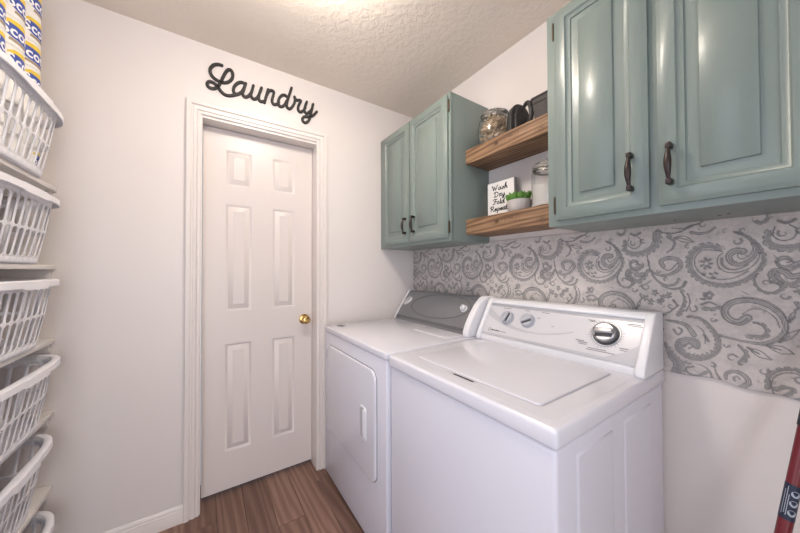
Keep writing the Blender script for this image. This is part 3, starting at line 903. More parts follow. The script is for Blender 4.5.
def band_bm(S, up_pts, lo_pts, h):
    """print on a sloped panel between two (y, v) curves"""
    t = bmesh.new()
    A = [t.verts.new(S.P(y, v, h)) for y, v in up_pts]; B = [t.verts.new(S.P(y, v, h)) for y, v in lo_pts]
    for i in range(len(A) - 1): t.faces.new((A[i], A[i + 1], B[i + 1], B[i]))
    return t

def mark(S, parent, name, spots, mat_='print_dark', h=0.0006):
    """small dark lines of print: spots = (y, v, length, height)"""
    t = bmesh.new()
    for y, v, l, w in spots:
        t.faces.new([t.verts.new(S.P(a, b, h)) for a, b in ((y, v), (y - l, v), (y - l, v + w), (y, v + w))])
    return tag(finish(name, t, mat_, parent, smooth=False), kind='stuff')

BX = -0.020        # back of the machines
# ------------------------------------------------------------------ washer
WF, WY0, WY1, WZ = -0.7188, -0.7896, -1.4774, 0.891
w = thing('washing_machine', 'white top-loading washing machine with a round chrome dial', 'washer', ((WF + BX) / 2, (WY0 + WY1) / 2, 0))
body = box('body', (WF + 0.007, WY1 + 0.006, 0.022), (BX - 0.004, WY0 - 0.006, WZ - 0.0495), 'enamel_side', w, 0.010, 4)
# pressed panels in the side sheet
for a, b in ((-0.625, -0.43), (-0.355, -0.141)):
    t = relief_bm((a, b, 0.10, 0.806), [(0, -0.0004), (0.004, 0.0028), (0.010, 0.0032)], lambda u, v, h: (u, WY1 + 0.006 - h, v))
    soften(t, 0.0015, 2, 5)
    finish('pressed_panel', t, 'enamel_side', body, angle=80)
box('top_deck', (WF, WY1, WZ - 0.048), (BX, WY0, WZ), 'enamel_white', w, 0.011, 4)
for xx in (WF + 0.06, BX - 0.06):
    for yy in (WY0 - 0.06, WY1 + 0.06):
        lathe('foot', [(0, 0), (0.022, 0), (0.024, 0.004), (0.022, 0.012), (0.012, 0.014), (0.012, 0.026)], (xx, yy, 0), 'gap_dark', w, 16)
# lid: a recess line, the lid plate, and a finger notch at its front edge
lid = finish('lid', prism_bm(round_rect(-0.642, -0.228, -1.395, -0.880, 0.014), 'z', WZ - 0.004, WZ + 0.0055, 0.0032, 3), 'enamel_white', w)
finish('lid_gap', prism_bm(round_rect(-0.6455, -0.2245, -1.3985, -0.8765, 0.016), 'z', WZ - 0.002, WZ + 0.0006), 'panel_grey_dark', w)
finish('lid_notch', prism_bm(round_rect(-0.664, -0.640, -1.200, -1.088, 0.010), 'z', WZ - 0.002, WZ + 0.0010), 'panel_grey', w)
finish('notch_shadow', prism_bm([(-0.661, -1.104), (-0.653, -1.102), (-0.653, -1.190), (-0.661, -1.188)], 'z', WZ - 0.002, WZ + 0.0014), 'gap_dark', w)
# shallow lip on the deck around the lid
finish('deck_step', prism_bm(round_rect(-0.690, -0.205, -1.452, -0.815, 0.02), 'z', WZ - 0.002, WZ + 0.0003, 0.0), 'enamel_white', w)

S = Slope((-0.195, 0, 0.912), (-0.095, 0, 1.080))
CB = BX - 0.004
prof = [(-0.190, WZ - 0.001), (-0.190, 0.914), (-0.0955, 1.073), (-0.088, 1.078), (CB, 1.078), (CB, WZ - 0.001)]
con = prism('console', prof, 'y', WY1 + 0.014, WY0 - 0.014, 'plastic_white', w, 0.002, 2)
capp = [(-0.205, WZ), (-0.207, 0.905), (-0.203, 0.918), (-0.108, 1.078), (-0.098, 1.087), (-0.085, 1.090), (CB, 1.088), (CB, WZ)]
for a, b in ((WY1 + 0.001, WY1 + 0.028), (WY0 - 0.030, WY0 - 0.006)):
    finish('end_cap', prism_bm(capp, 'y', a, b, 0.006, 4), 'plastic_white', con, angle=60)
# top ledge and bottom ledge
t = prism_bm([(-0.1085, 1.066), (-0.106, 1.076), (-0.096, 1.086), (-0.080, 1.0895), (CB, 1.0875), (CB, 1.066)], 'y', WY1 + 0.012, WY0 - 0.012, 0.002, 2)
finish('top_ledge', t, 'plastic_white', con)
t = bmesh.new()
panel_y0, panel_y1 = WY0 - 0.0300, WY1 + 0.0275
t = band_bm(S, [(panel_y0, 0.172), (panel_y1, 0.172)], [(panel_y0, 0.016), (panel_y1, 0.016)], 0.0005)
panel = finish('control_panel', t, 'panel_white', w, smooth=False)
t = band_bm(S, [(panel_y0, 0.173), (panel_y1, 0.173)], [(panel_y0, 0.163), (panel_y1, 0.163)], 0.0009)  # darker strip painting in the shade under the top ledge
finish('panel_edge', t, 'panel_grey_dark', panel, smooth=False)
t = band_bm(S, [(panel_y0, 0.022), (panel_y1, 0.022)], [(panel_y0, 0.010), (panel_y1, 0.010)], 0.0009)
finish('panel_edge', t, 'panel_grey', panel, smooth=False)
# grey crescent swoosh
uy = [-0.8205 - 0.42 * k / 24 for k in range(25)]
def sw(y, d):
    q = (y + 1.075) / 0.26
    return 0.062 - d + 0.085 * q * q
upc = [(y, min(0.162, sw(y, 0) + 0.012 * max(0, (y + 1.075) / 0.26) ** 2)) for y in uy]
loc_ = [(y, min(0.162, sw(y, 0.006) - 0.022 * max(0, (y + 1.075) / 0.26))) for y in uy]
finish('swoosh', band_bm(S, upc, loc_, 0.0011), 'panel_grey', panel, smooth=False)
finish('swoosh', band_bm(S, [(-1.36, 0.024), (-1.41, 0.050), (panel_y1, 0.085)], [(-1.36, 0.022), (-1.41, 0.022), (panel_y1, 0.022)], 0.0011), 'panel_grey', panel, smooth=False)
# maker's mark and scale print (too small to read)
logo = [(0.0068 * math.cos(a), 0.0068 * math.sin(a)) for a in [2 * math.pi * k / 14 for k in range(15)]]
t = tube_bm([S.P(-0.859 - c, 0.038 + s_, 0.0012) for c, s_ in logo[:-1]], 0.0009, 6, closed=True)
finish('maker_mark', t, 'print_dark', panel)
mark(S, panel, 'lettering', [(-0.870, 0.0345, 0.012, 0.006), (-0.884, 0.0345, 0.008, 0.005), (-0.894, 0.0345, 0.010, 0.006), (-0.906, 0.0345, 0.011, 0.005)], h=0.0014)
mark(S, panel, 'lettering', [(-0.922, 0.035, 0.030, 0.003)], 'print_mid', h=0.0014)
mark(S, panel, 'lettering', [(-1.403, 0.153, 0.040, 0.003), (-1.405, 0.147, 0.048, 0.003), (-1.254, 0.064, 0.030, 0.0035), (-1.262, 0.058, 0.034, 0.0035), (-1.268, 0.052, 0.026, 0.003),
     (-1.300, 0.042, 0.060, 0.003), (-1.296, 0.036, 0.090, 0.003), (-1.396, 0.061, 0.026, 0.0035), (-1.398, 0.054, 0.020, 0.003), (-1.280, 0.150, 0.024, 0.003), (-1.288, 0.145, 0.016, 0.003)], 'print_mid', h=0.0014)
mark(S, panel, 'lettering', [(-0.900, 0.156, 0.040, 0.003), (-1.012, 0.156, 0.024, 0.003), (-1.093, 0.156, 0.034, 0.003), (-1.150, 0.100, 0.010, 0.003), (-1.080, 0.128, 0.014, 0.003)], 'print_mid', h=0.0014)
tick = bmesh.new()
for k in range(28):
    a = math.radians(20 + 320 * k / 27); c, s_ = math.sin(a), math.cos(a)
    r0, r1 = 0.050, 0.055 + (0.004 if k % 5 == 0 else 0)
    q = []
    for rr, dw in ((r0, -0.0007), (r0, 0.0007), (r1, 0.0007), (r1, -0.0007)):
        q.append(tick.verts.new(S.P(-1.347 - rr * c - dw * s_, 0.106 + rr * s_ - dw * c, 0.0014)))
    tick.faces.new(q)
tag(finish('dial_scale', tick, 'print_mid', panel, smooth=False), kind='stuff')
tube('dial_ring', [S.P(-1.347 - 0.0475 * math.cos(a), 0.106 + 0.0475 * math.sin(a), 0.0012) for a in [2 * math.pi * k / 40 for k in range(41)]], 0.0008, 'print_mid', panel, 6)

def control_knob(y, v, r, ang):
    M = S.M(y, v, 0.0)
    k = lathe('knob', [(0, 0.020), (r * 0.80, 0.020), (r * 0.9, 0.017), (r * 0.94, 0.006), (r, 0.004), (r, 0.0)], None, 'knob_grey', panel, 32, M)
    R_ = M @ Matrix.Rotation(ang, 4, 'Z')
    b = bmesh.new(); add_box(b, (-r * 0.20, -r * 0.82, 0.018), (r * 0.20, r * 0.82, 0.027), 0.002)
    b.transform(R_); finish('knob_grip', b, 'knob_grey', k)
    b = bmesh.new(); add_box(b, (r * 0.21, -r * 0.68, 0.0185), (r * 0.46, r * 0.68, 0.0206), 0.0005)
    b.transform(R_); finish('knob_recess', b, 'knob_slot', k)
control_knob(-0.937, 0.109, 0.0325, math.radians(-12))
control_knob(-1.041, 0.110, 0.0325, math.radians(-62))
M = S.M(-1.347, 0.106)
d = lathe('dial', [(0, 0.007), (0.0405, 0.007), (0.0415, 0.005), (0.042, 0.0)], None, 'dark_ring', panel, 40, M)
lathe('dial_body', [(0, 0.024), (0.031, 0.024), (0.035, 0.021), (0.0365, 0.008), (0.0365, 0.006)], None, 'chrome', d, 40, M)
R_ = M @ Matrix.Rotation(math.radians(-84), 4, 'Z')
b = bmesh.new(); add_box(b, (-0.011, -0.030, 0.022), (0.009, 0.030, 0.035), 0.005, 3); b.transform(R_); finish('dial_grip', b, 'chrome', d)
b = bmesh.new(); add_box(b, (0.0095, -0.027, 0.0235), (0.020, 0.027, 0.0252), 0.0008); b.transform(R_); finish('dial_recess', b, 'knob_slot', d)

# ------------------------------------------------------------------ dryer
DF, DY0, DY1, DZT = -0.7268, -0.047, -0.7866, 0.896
dr = thing('clothes_dryer', 'white front-loading clothes dryer with a grey console beside the door', 'dryer', ((DF + BX) / 2, (DY0 + DY1) / 2, 0))
body = box('body', (DF + 0.004, DY1 + 0.003, 0.020), (BX - 0.004, DY0 - 0.003, DZT - 0.031), 'enamel_side', dr, 0.006, 3)
box('top_deck', (DF, DY1, DZT - 0.0295), (BX, DY0, DZT), 'enamel_white', dr, 0.006, 3)
for xx in (DF + 0.06, BX - 0.06):
    for yy in (DY0 - 0.06, DY1 + 0.06):
        lathe('foot', [(0, 0), (0.02, 0), (0.022, 0.004), (0.02, 0.012), (0.012, 0.014), (0.012, 0.024)], (xx, yy, 0), 'gap_dark', dr, 16)
# door plate with rounded corners
def x_plate(name, poly, x0, x1, material, parent, bevel, seg=3):
    return finish(name, prism_bm(poly, 'x', x0, x1, bevel, seg), material, parent, angle=60)
FX = DF + 0.004
x_plate('door_gap', round_rect(-0.706, -0.108, 0.304, 0.800, 0.050, 10), FX + 0.002, FX - 0.0012, 'door_seam', dr, 0)
dd = x_plate('dryer_door', round_rect(-0.7025, -0.1115, 0.308, 0.797, 0.047, 10), FX + 0.002, FX - 0.011, 'enamel_white', dr, 0.005)
x_plate('handle_rim', round_rect(-0.624, -0.562, 0.458, 0.612, 0.014, 6), FX - 0.010, FX - 0.0150, 'plastic_white', dd, 0.002)
x_plate('handle_pocket', round_rect(-0.617, -0.569, 0.466, 0.604, 0.010, 6), FX - 0.0148, FX - 0.0156, 'panel_grey', dd, 0)
x_plate('handle_lip', round_rect(-0.616, -0.596, 0.470, 0.600, 0.006, 4), FX - 0.0150, FX - 0.0190, 'plastic_white', dd, 0.0015)
for z0_, z1_ in ((0.708, 0.762), (0.452, 0.512)):
    box('hinge', (FX - 0.0085, -0.118, z0_), (FX - 0.0002, -0.1025, z1_), 'panel_grey_dark', dr, 0.002)
# printed tag at the front corner and the lint-screen lid
tagp = finish('rating_label', prism_bm([(-0.672, -0.095), (-0.640, -0.075), (-0.618, -0.128), (-0.652, -0.150)], 'z', DZT - 0.001, DZT + 0.0006), 'label_grey', dr)
lint = finish('lint_screen_lid', prism_bm(round_rect(-0.348, -0.228, -0.735, -0.455, 0.012), 'z', DZT - 0.002, DZT + 0.004, 0.0025, 3), 'enamel_white', dr)
# console
SD = Slope((-0.210, 0, 0.900), (-0.080, 0, 1.088))
cp = [(-0.210, DZT - 0.001), (-0.210, 0.902)]
for k in range(1, 8):
    f_ = k / 8; q = SD.P(0, SD.L * f_, 0.004 * math.sin(math.pi * f_)); cp.append((q.x, q.z))
cp += [(-0.084, 1.086), (-0.074, 1.090), (CB, 1.086), (CB, DZT - 0.001)]
dc = prism('console', cp, 'y', DY1 + 0.030, DY0 - 0.008, 'dryer_console', dr, 0.0015, 2)
capd = [(-0.250, DZT), (-0.251, 0.922), (-0.236, 0.958), (-0.205, 1.008), (-0.165, 1.056), (-0.130, 1.086), (-0.112, 1.095), (-0.095, 1.097), (CB, 1.094), (CB, DZT)]
finish('end_cap', prism_bm(capd, 'y', DY1 + 0.002, DY1 + 0.040, 0.008, 4), 'plastic_white', dc, angle=60)
capl = [(-0.216, DZT), (-0.216, 0.905), (-0.150, 1.005), (-0.086, 1.092), (-0.074, 1.095), (CB, 1.092), (CB, DZT)]
finish('end_cap', prism_bm(capl, 'y', DY0 - 0.009, DY0 - 0.001, 0.002, 2), 'plastic_white', dc, angle=60)
def dP(y, v, h=0.0):
    return SD.P(y, v, 0.004 * math.sin(math.pi * min(1, max(0, v / SD.L))) + h)
ov = [dP(-0.43 + 0.262 * math.cos(a), 0.135 + 0.082 * math.sin(a) + 0.012 * math.cos(a) * -1, 0.0006) for a in [2 * math.pi * k / 64 for k in range(64)]]
finish('oval_line', tube_bm(ov, 0.0022, 6, closed=True), 'dryer_console_line', dc)
t = bmesh.new()
A = [t.verts.new(dP(-0.056, v, 0.0008)) for v in (0.003, 0.028)]; B = [t.verts.new(dP(-0.745, v, 0.0008)) for v in (0.003, 0.028)]
t.faces.new((A[0], B[0], B[1], A[1])); finish('foot_band', t, 'dryer_console_line', dc, smooth=False)
Mk = SD.M(-0.647, 0.142, 0.003)
kn = lathe('knob', [(0, 0.022), (0.012, 0.022), (0.0165, 0.019), (0.018, 0.004), (0.022, 0.002), (0.022, 0)], None, 'plastic_white', dc, 28, Mk)
b = bmesh.new(); add_box(b, (-0.003, -0.014, 0.021), (0.003, 0.014, 0.027), 0.0015); b.transform(Mk @ Matrix.Rotation(0.5, 4, 'Z')); finish('knob_grip', b, 'knob_grey', kn)
# oval leaf-shaped badge
Mb = SD.M(-0.099, 0.142, 0.003) @ Matrix.Rotation(math.radians(40), 4, 'Z') @ Matrix.Scale(0.62, 4, (0, 1, 0))
bd = lathe('badge', [(0, 0.004), (0.030, 0.004), (0.040, 0.003), (0.044, 0)], None, 'badge', dc, 36, Mb)
Mb2 = SD.M(-0.101, 0.146, 0.0072) @ Matrix.Rotation(math.radians(40), 4, 'Z')
t = bmesh.new()
P1 = catmull([(-0.026, -0.002, 0), (-0.008, 0.008, 0), (0.014, 0.008, 0), (0.030, 0.002, 0)], 5); P2 = catmull([(-0.026, -0.002, 0), (-0.006, 0.001, 0), (0.012, 0.002, 0), (0.030, 0.002, 0)], 5)
VA = [t.verts.new(Mb2 @ p) for p in P1]; VB = [t.verts.new(Mb2 @ p) for p in P2]
for i in range(len(VA) - 1): t.faces.new((VA[i], VA[i + 1], VB[i + 1], VB[i]))
finish('badge_swirl', t, 'dryer_console_line', bd, smooth=False)
t = bmesh.new()
for y, l in ((-0.662, 0.022), (-0.688, 0.026)):
    t.faces.new([t.verts.new(dP(a, b, 0.0008)) for a, b in ((y, 0.206), (y - l, 0.206), (y - l, 0.212), (y, 0.212))])
finish('lettering', t, 'dryer_console_line', dc, smooth=False)

# ------------------------------------------------------------------ things on the upper shelf
JX, JY = -0.100, -0.838
jar = thing('glass_jar', 'round lidded glass jar of wooden clothespins on the upper shelf', 'jar', (JX, JY, SU))
def glass_wall(name, outer, th, loc, parent):
    inner = [(max(0, r - th), max(z, outer[0][1] + th)) for r, z in outer][::-1]
    return lathe(name, outer + inner, loc, 'glass', parent, 40)
glass_wall('bowl', [(0, 0.0), (0.062, 0.0), (0.076, 0.008), (0.084, 0.035), (0.085, 0.085), (0.079, 0.125), (0.066, 0.148), (0.062, 0.156)], 0.003, (JX, JY, SU), jar)
ld = lathe('lid', [(0.069, 0.152), (0.071, 0.158), (0.069, 0.164), (0.045, 0.172), (0.014, 0.176), (0.010, 0.180), (0.017, 0.188), (0.014, 0.195), (0, 0.197)], (JX, JY, SU), 'glass', jar, 40)
lathe('seal', [(0.0600, 0.150), (0.0655, 0.150), (0.0655, 0.156), (0.0600, 0.156), (0.0600, 0.150)], (JX, JY, SU), 'steel_clip', ld, 40)
pin_bm = bmesh.new()
add_box(pin_bm, (-0.0045, -0.0045, -0.027), (-0.0008, 0.0045, 0.027), 0.001, 1); add_box(pin_bm, (0.0008, -0.0045, -0.027), (0.0045, 0.0045, 0.027), 0.001, 1)
tube_bm([(-0.006, -0.005, 0.002), (0, -0.0062, 0.004), (0.006, -0.005, 0.002), (0.006, 0.005, 0.002), (-0.006, 0.005, 0.002)], 0.0009, 5, pin_bm)
pin_me = bpy.data.meshes.new('clothespin'); pin_bm.to_mesh(pin_me); pin_bm.free(); pin_me.materials.append(MATS['pin_wood'])
rp = random.Random(11)
for k in range(150):
    lay = k // 25; zz = 0.014 + lay * 0.0225 + rp.random() * 0.012
    a = rp.random() * 2 * math.pi; rr = 0.060 * math.sqrt(rp.random())
    rmax = 0.076 if zz < 0.10 else 0.062
    o = bpy.data.objects.new('clothespin', pin_me); COL.objects.link(o)
    tilt = math.radians(90 + rp.uniform(-38, 38) * (1 if zz < 0.11 else 0.35)); yaw = rp.random() * math.pi
    rr = min(rr, rmax - 0.026)
    o.location = (JX + rr * math.cos(a), JY + rr * math.sin(a), SU + zz)
    o.rotation_euler = (tilt, rp.random() * 3, yaw)
    tag(o, 'small wooden clothespin heaped inside the round glass jar', 'clothespin', 'clothespins in the glass jar')

# old iron standing on its heel
IX, IY = -0.100, -0.984
iron = thing('flat_iron', 'dark vintage flat iron standing on its heel beside the clothespin jar', 'iron', (IX, IY, SU))
sole = []
for k in range(13):
    t_ = k / 12; sole.append((0.066 * math.cos(t_ * math.pi / 2) ** 0.75 if t_ < 1 else 0.0, 0.150 * math.sin(t_ * math.pi / 2)))
poly = [(a, b) for a, b in sole] + [(-a, b) for a, b in sole[-2::-1]]
Mi = Matrix.Translation((IX, IY, SU)) @ Matrix.Rotation(math.radians(-14), 4, 'Z') @ Matrix.Rotation(math.radians(-6), 4, 'X')
t = prism_bm(poly, 'y', -0.016, 0.014, 0.003, 2); t.transform(Mi); finish('sole_plate', t, 'iron_metal', iron, angle=45)
t = prism_bm([(a * 0.72, 0.012 + b * 0.80) for a, b in poly], 'y', -0.030, -0.012, 0.004, 2); t.transform(Mi); finish('body', t, 'iron_metal', iron, angle=45)
hp = catmull([(0, -0.026, 0.030), (0, -0.062, 0.032), (0, -0.078, 0.060), (0, -0.076, 0.105), (0, -0.058, 0.128), (0, -0.026, 0.112)], 6)
t = tube_bm(hp, [0.007 + 0.004 * math.sin(math.pi * i / (len(hp) - 1)) for i in range(len(hp))], 10); t.transform(Mi); finish('handle', t, 'iron_metal', iron)

# woven storage bin
NX, NY = -0.085, -1.143
bn = thing('storage_bin', 'dark grey woven storage bin at the right end of the upper shelf', 'bin', (NX, NY, SU))
def bin_bm(z0, z1, a0, b0, a1, b1, th):
    t = bmesh.new(); rings = []
    for a, b, z in ((a0, b0, z0), (a1, b1, z1), (a1 - th, b1 - th, z1), (a0 - th, b0 - th, z0 + th)):
        rings.append([t.verts.new((NX + u, NY + v, SU + z)) for u, v in round_rect(-a, a, -b, b, 0.014, 4)])
    for A, B in zip(rings, rings[1:]):
        n = len(A)
        for i in range(n): t.faces.new((A[i], A[(i + 1) % n], B[(i + 1) % n], B[i]))
    t.faces.new(rings[0]); t.faces.new(rings[-1]); return t
finish('basket', bin_bm(0, 0.118, 0.046, 0.066, 0.056, 0.080, 0.004), 'bin_weave', bn)
finish('rim', tube_bm([(NX + u, NY + v, SU + 0.118) for u, v in round_rect(-0.0565, 0.0565, -0.0805, 0.0805, 0.014, 4)], 0.0045, 8, closed=True), 'bin_weave', bn)
finish('band', tube_bm([(NX + u, NY + v, SU + 0.094) for u, v in round_rect(-0.0545, 0.0545, -0.0785, 0.0785, 0.014, 4)], 0.003, 8, closed=True), 'bin_weave', bn)

# ------------------------------------------------------------------ things on the lower shelf
GX = -0.058
sg = thing('lettered_sign', 'white block sign with black script reading Wash Dry Fold Repeat', 'sign', (GX, -0.838, SL))
box('sign_board', (GX, -0.921, SL), (GX + 0.022, -0.757, SL + 0.200), 'sign_edge', sg, 0.001)
box('sign_face', (GX - 0.0015, -0.9205, SL + 0.0005), (GX, -0.7575, SL + 0.1995), 'sign_white', sg, 0)
GL = {
 'W': (2.1, [[(0, 1.6), (.2, 2), (.4, 1.2), (.5, .1), (1.0, 1.5), (1.2, .1), (1.9, 2.0)]]),
 'a': (1.15, [[(.9, .9), (.5, 1), (.1, .6), (.2, .1), (.6, .1), (.9, .9), (.85, .2), (1.1, .05)]]),
 's': (.9, [[(.1, .2), (.6, 1), (.7, .5), (.5, .05), (.2, .15)]]),
 'h': (1.15, [[(.1, .0), (.5, 2), (.7, 1.9), (.2, 0), (.5, .8), (.8, .9), (.8, .1), (1.05, .1)]]),
 'D': (1.8, [[(.5, 1.8), (.35, .1), (.1, .15)], [(0, 1.6), (.8, 2), (1.5, 1.2), (1.1, .2), (.35, .1)]]),
 'r': (.9, [[(.1, 0), (.2, .9), (.3, 1.05), (.7, .9), (.5, .2), (.8, .05)]]),
 'y': (1.1, [[(.1, 1), (.2, .2), (.6, .2), (.9, 1), (.7, -.5), (.3, -.9), (.2, -.5), (1, .1)]]),
 'F': (1.4, [[(0, 1.6), (.5, 2), (1.5, 1.9)], [(.9, 1.9), (.7, .4), (.3, 0), (0, .3)], [(.4, 1), (1.3, 1.1)]]),
 'o': (1.05, [[(.5, 1), (.1, .6), (.3, .05), (.8, .3), (.7, .9), (.5, 1)]]),
 'l': (.65, [[(.1, 0), (.5, 2), (.3, .2), (.6, .05)]]),
 'd': (1.25, [[(.9, .9), (.5, 1), (.1, .6), (.2, .1), (.6, .1), (1.1, 2), (.85, .2), (1.1, .05)]]),
 'R': (1.75, [[(.5, 1.8), (.35, 0)], [(0, 1.5), (.8, 2), (1.4, 1.6), (.9, 1), (.4, 1), (.9, .8), (1.4, .05), (1.7, .1)]]),
 'e': (1.0, [[(.1, .5), (.8, .7), (.5, 1), (.1, .6), (.3, .05), (.9, .3)]]),
 'p': (1.1, [[(.3, 1), (.1, -.9)], [(.25, .7), (.6, 1), (.9, .6), (.6, .1), (.2, .2)]]),
 't': (.75, [[(.4, 1.7), (.2, .2), (.6, .05)], [(0, 1.1), (.7, 1.15)]]),
}
for word, zc, yl, wd in (('Wash', SL + 0.155, -0.786, 0.098), ('Dry', SL + 0.120, -0.798, 0.070), ('Fold', SL + 0.082, -0.792, 0.075), ('Repeat', SL + 0.046, -0.773, 0.112)):
    tot = sum(GL[c][0] for c in word); k = wd / tot; xh = 0.0135
    paths = []; cx_ = 0
    for c in word:
        for st in GL[c][1]: paths.append([(cx_ + a * k, b * xh) for a, b in st])
        cx_ += GL[c][0] * k
    finish('lettering', ribbon_bm(paths, lambda u, v, h, yl=yl, zc=zc: (GX - 0.0015 - h, yl - u, zc + v), 0.0022, 0.0006, sub=3), 'ink', sg, smooth=False)

# succulent in a cement pot
PX, PY = -0.120, -0.990
pl = thing('succulent_pot', 'small round cement pot of green succulents in front of the lettered sign', 'plant', (PX, PY, SL))
lathe('pot', [(0, 0), (0.044, 0), (0.048, 0.004), (0.053, 0.030), (0.054, 0.054), (0.052, 0.057), (0.049, 0.055), (0.047, 0.046), (0, 0.046)], (PX, PY, SL), 'cement_pot', pl, 36)
lathe('soil', [(0, 0.050), (0.03, 0.050), (0.0475, 0.0475)], (PX, PY, SL), 'soil', pl, 24)
rs = random.Random(5)
leaf_me = None
for k in range(64):
    a = rs.random() * 2 * math.pi; rr = 0.040 * math.sqrt(rs.random())
    lean = rs.uniform(0.05, 0.5) + rr * 8; L_ = rs.uniform(0.036, 0.054)
    if leaf_me is None:
        t = lathe_bm([(0, 0), (0.0035, 0.004), (0.0062, 0.016), (0.0060, 0.026), (0.0035, 0.034), (0, 0.039)], 8)
        for f in t.faces: f.smooth = True
        leaf_me = bpy.data.meshes.new('leaf'); t.to_mesh(leaf_me); t.free(); leaf_me.materials.append(MATS['succulent'])
    o = bpy.data.objects.new('leaf', leaf_me); COL.objects.link(o); o.parent = pl
    o.location = (rr * math.cos(a), rr * math.sin(a), 0.046); o.rotation_euler = (0, lean * 0.7, a)
    o.scale = (1.35, 1.35, L_ / 0.039)

# detergent jar
QX, QY = -0.105, -1.134
dj = thing('detergent_jar', 'clear glass jar half filled with white detergent powder on the lower shelf', 'jar', (QX, QY, SL))
glass_wall('bowl', [(0, 0.0), (0.068, 0.0), (0.076, 0.006), (0.078, 0.020), (0.078, 0.150), (0.074, 0.162), (0.068, 0.168), (0.068, 0.176)], 0.003, (QX, QY, SL), dj)
ld = lathe('lid', [(0.074, 0.170), (0.076, 0.178), (0.072, 0.186), (0.040, 0.192), (0.016, 0.194), (0.013, 0.198), (0.021, 0.206), (0.019, 0.216), (0, 0.220)], (QX, QY, SL), 'glass', dj, 40)
lathe('clip_ring', [(0.0725, 0.163), (0.0765, 0.163), (0.0765, 0.168), (0.0725, 0.168), (0.0725, 0.163)], (QX, QY, SL), 'steel_clip', dj, 40)
t = bmesh.new()
rings = []
for r_, base in ((0.0745, 0.0045), (0.0745, None), (0.05, None), (0.02, None)):
    rings.append([t.verts.new((QX + r_ * math.cos(q), QY + r_ * math.sin(q), SL + (base if base else 0.094 + 0.012 * math.sin(q) * r_ / 0.07 + 0.004 * math.cos(3 * q)))) for q in [2 * math.pi * i / 32 for i in range(32)]])
for A, B in zip(rings, rings[1:]):
    for i in range(32): t.faces.new((A[i], A[(i + 1) % 32], B[(i + 1) % 32], B[i]))
t.faces.new(rings[0]); t.faces.new(rings[-1])
finish('powder', t, 'powder', dj)

# ------------------------------------------------------------------ left shelving with laundry baskets
SHX = -1.860
SHZ = [1.5845, 1.2614, 0.9586, 0.6598, 0.3560, 0.053]
ordn = ['topmost', 'second from the top', 'third from the top', 'fourth from the top', 'fifth from the top', 'lowest']
SY = -0.79
for k, z in enumerate(SHZ):
    s_ = thing('wall_shelf', f'white painted shelf board under laundry baskets, {ordn[k]} of the left stack', 'shelf', ((SHX + XL) / 2, SY / 2, z - 0.02), 'shelves for the laundry baskets')
    box('board', (XL + 0.001, SY + 0.001, z - 0.019), (SHX, -0.001, z), 'shelf_paint', s_, 0.0025)
    cl = 0.036 if k < 5 else 0.033
    box('cleat', (XL + 0.001, -0.019, z - 0.0195 - cl), (SHX - 0.012, -0.001, z - 0.0195), 'shelf_paint', s_, 0.0015)
    box('cleat', (XL + 0.001, SY + 0.001, z - 0.0195 - cl), (SHX - 0.012, SY + 0.019, z - 0.0195), 'shelf_paint', s_, 0.0015)
o = box('shelf_side_panel', (XL + 0.001, SY - 0.020, 0.0), (SHX + 0.004, SY - 0.0002, 1.75), 'shelf_paint', None, 0.002)
tag(o, 'white upright panel closing the near end of the basket shelves', 'panel')

BH = 0.240
A0, B0, A1, B1 = 0.190, 0.258, 0.229, 0.304       # half sizes (x, y) at the base and under the rim
def basket_pt(s, t, off=0.0):
    """s around 0..1, t height 0..1"""
    ang = 2 * math.pi * s; n_ = 6.5 - 1.9 * t
    # constant arc-like spacing around a rounded rectangle
    a = A0 + (A1 - A0) * t ** 0.9 + off; b = B0 + (B1 - B0) * t ** 0.9 + off
    c, q = math.cos(ang), math.sin(ang)
    r_ = (abs(c) ** n_ + abs(q) ** n_) ** (-1 / n_)
    return Vector((a * c * r_, b * q * r_, BH * t))
# table of equal arc length at mid height
_tab = [(basket_pt(i / 720, 0.6)) for i in range(721)]
_cum = [0]
for i in range(720): _cum.append(_cum[-1] + (_tab[i + 1] - _tab[i]).length)
def arc(s):
    s = (s % 1.0) * _cum[-1]
    lo, hi = 0, 720
    while hi - lo > 1:
        m = (lo + hi) // 2
        if _cum[m] <= s: lo = m
        else: hi = m
    f_ = (s - _cum[lo]) / (_cum[hi] - _cum[lo] + 1e-12)
    return (lo + f_) / 720
NC = 44
t = bmesh.new()
def cell(s0, s1, t0, t1, rib, band, cr):
    du, dv = s1 - s0, t1 - t0
    ix0, ix1 = s0 + du * rib, s1 - du * rib; iy0, iy1 = t0 + dv * band, t1 - dv * band
    cx_, cy_ = (ix1 - ix0) * 0.24, (iy1 - iy0) * cr
    V = lambda s, h: t.verts.new(basket_pt(arc(s), h))
    I = [(ix1, iy0 + cy_), (ix1, iy1 - cy_), (ix1 - cx_, iy1), (ix0 + cx_, iy1), (ix0, iy1 - cy_), (ix0, iy0 + cy_), (ix0 + cx_, iy0), (ix1 - cx_, iy0)]
    O_ = [(s1, iy0 + cy_), (s1, iy1 - cy_), (ix1 - cx_, t1), (ix0 + cx_, t1), (s0, iy1 - cy_), (s0, iy0 + cy_), (ix0 + cx_, t0), (ix1 - cx_, t0)]
    C_ = {1: (s1, t1), 3: (s0, t1), 5: (s0, t0), 7: (s1, t0)}
    for i in range(8):
        j = (i + 1) % 8
        if i in C_: t.faces.new([V(*I[i]), V(*O_[i]), V(*C_[i]), V(*O_[j]), V(*I[j])])
        else: t.faces.new([V(*I[i]), V(*O_[i]), V(*O_[j]), V(*I[j])])
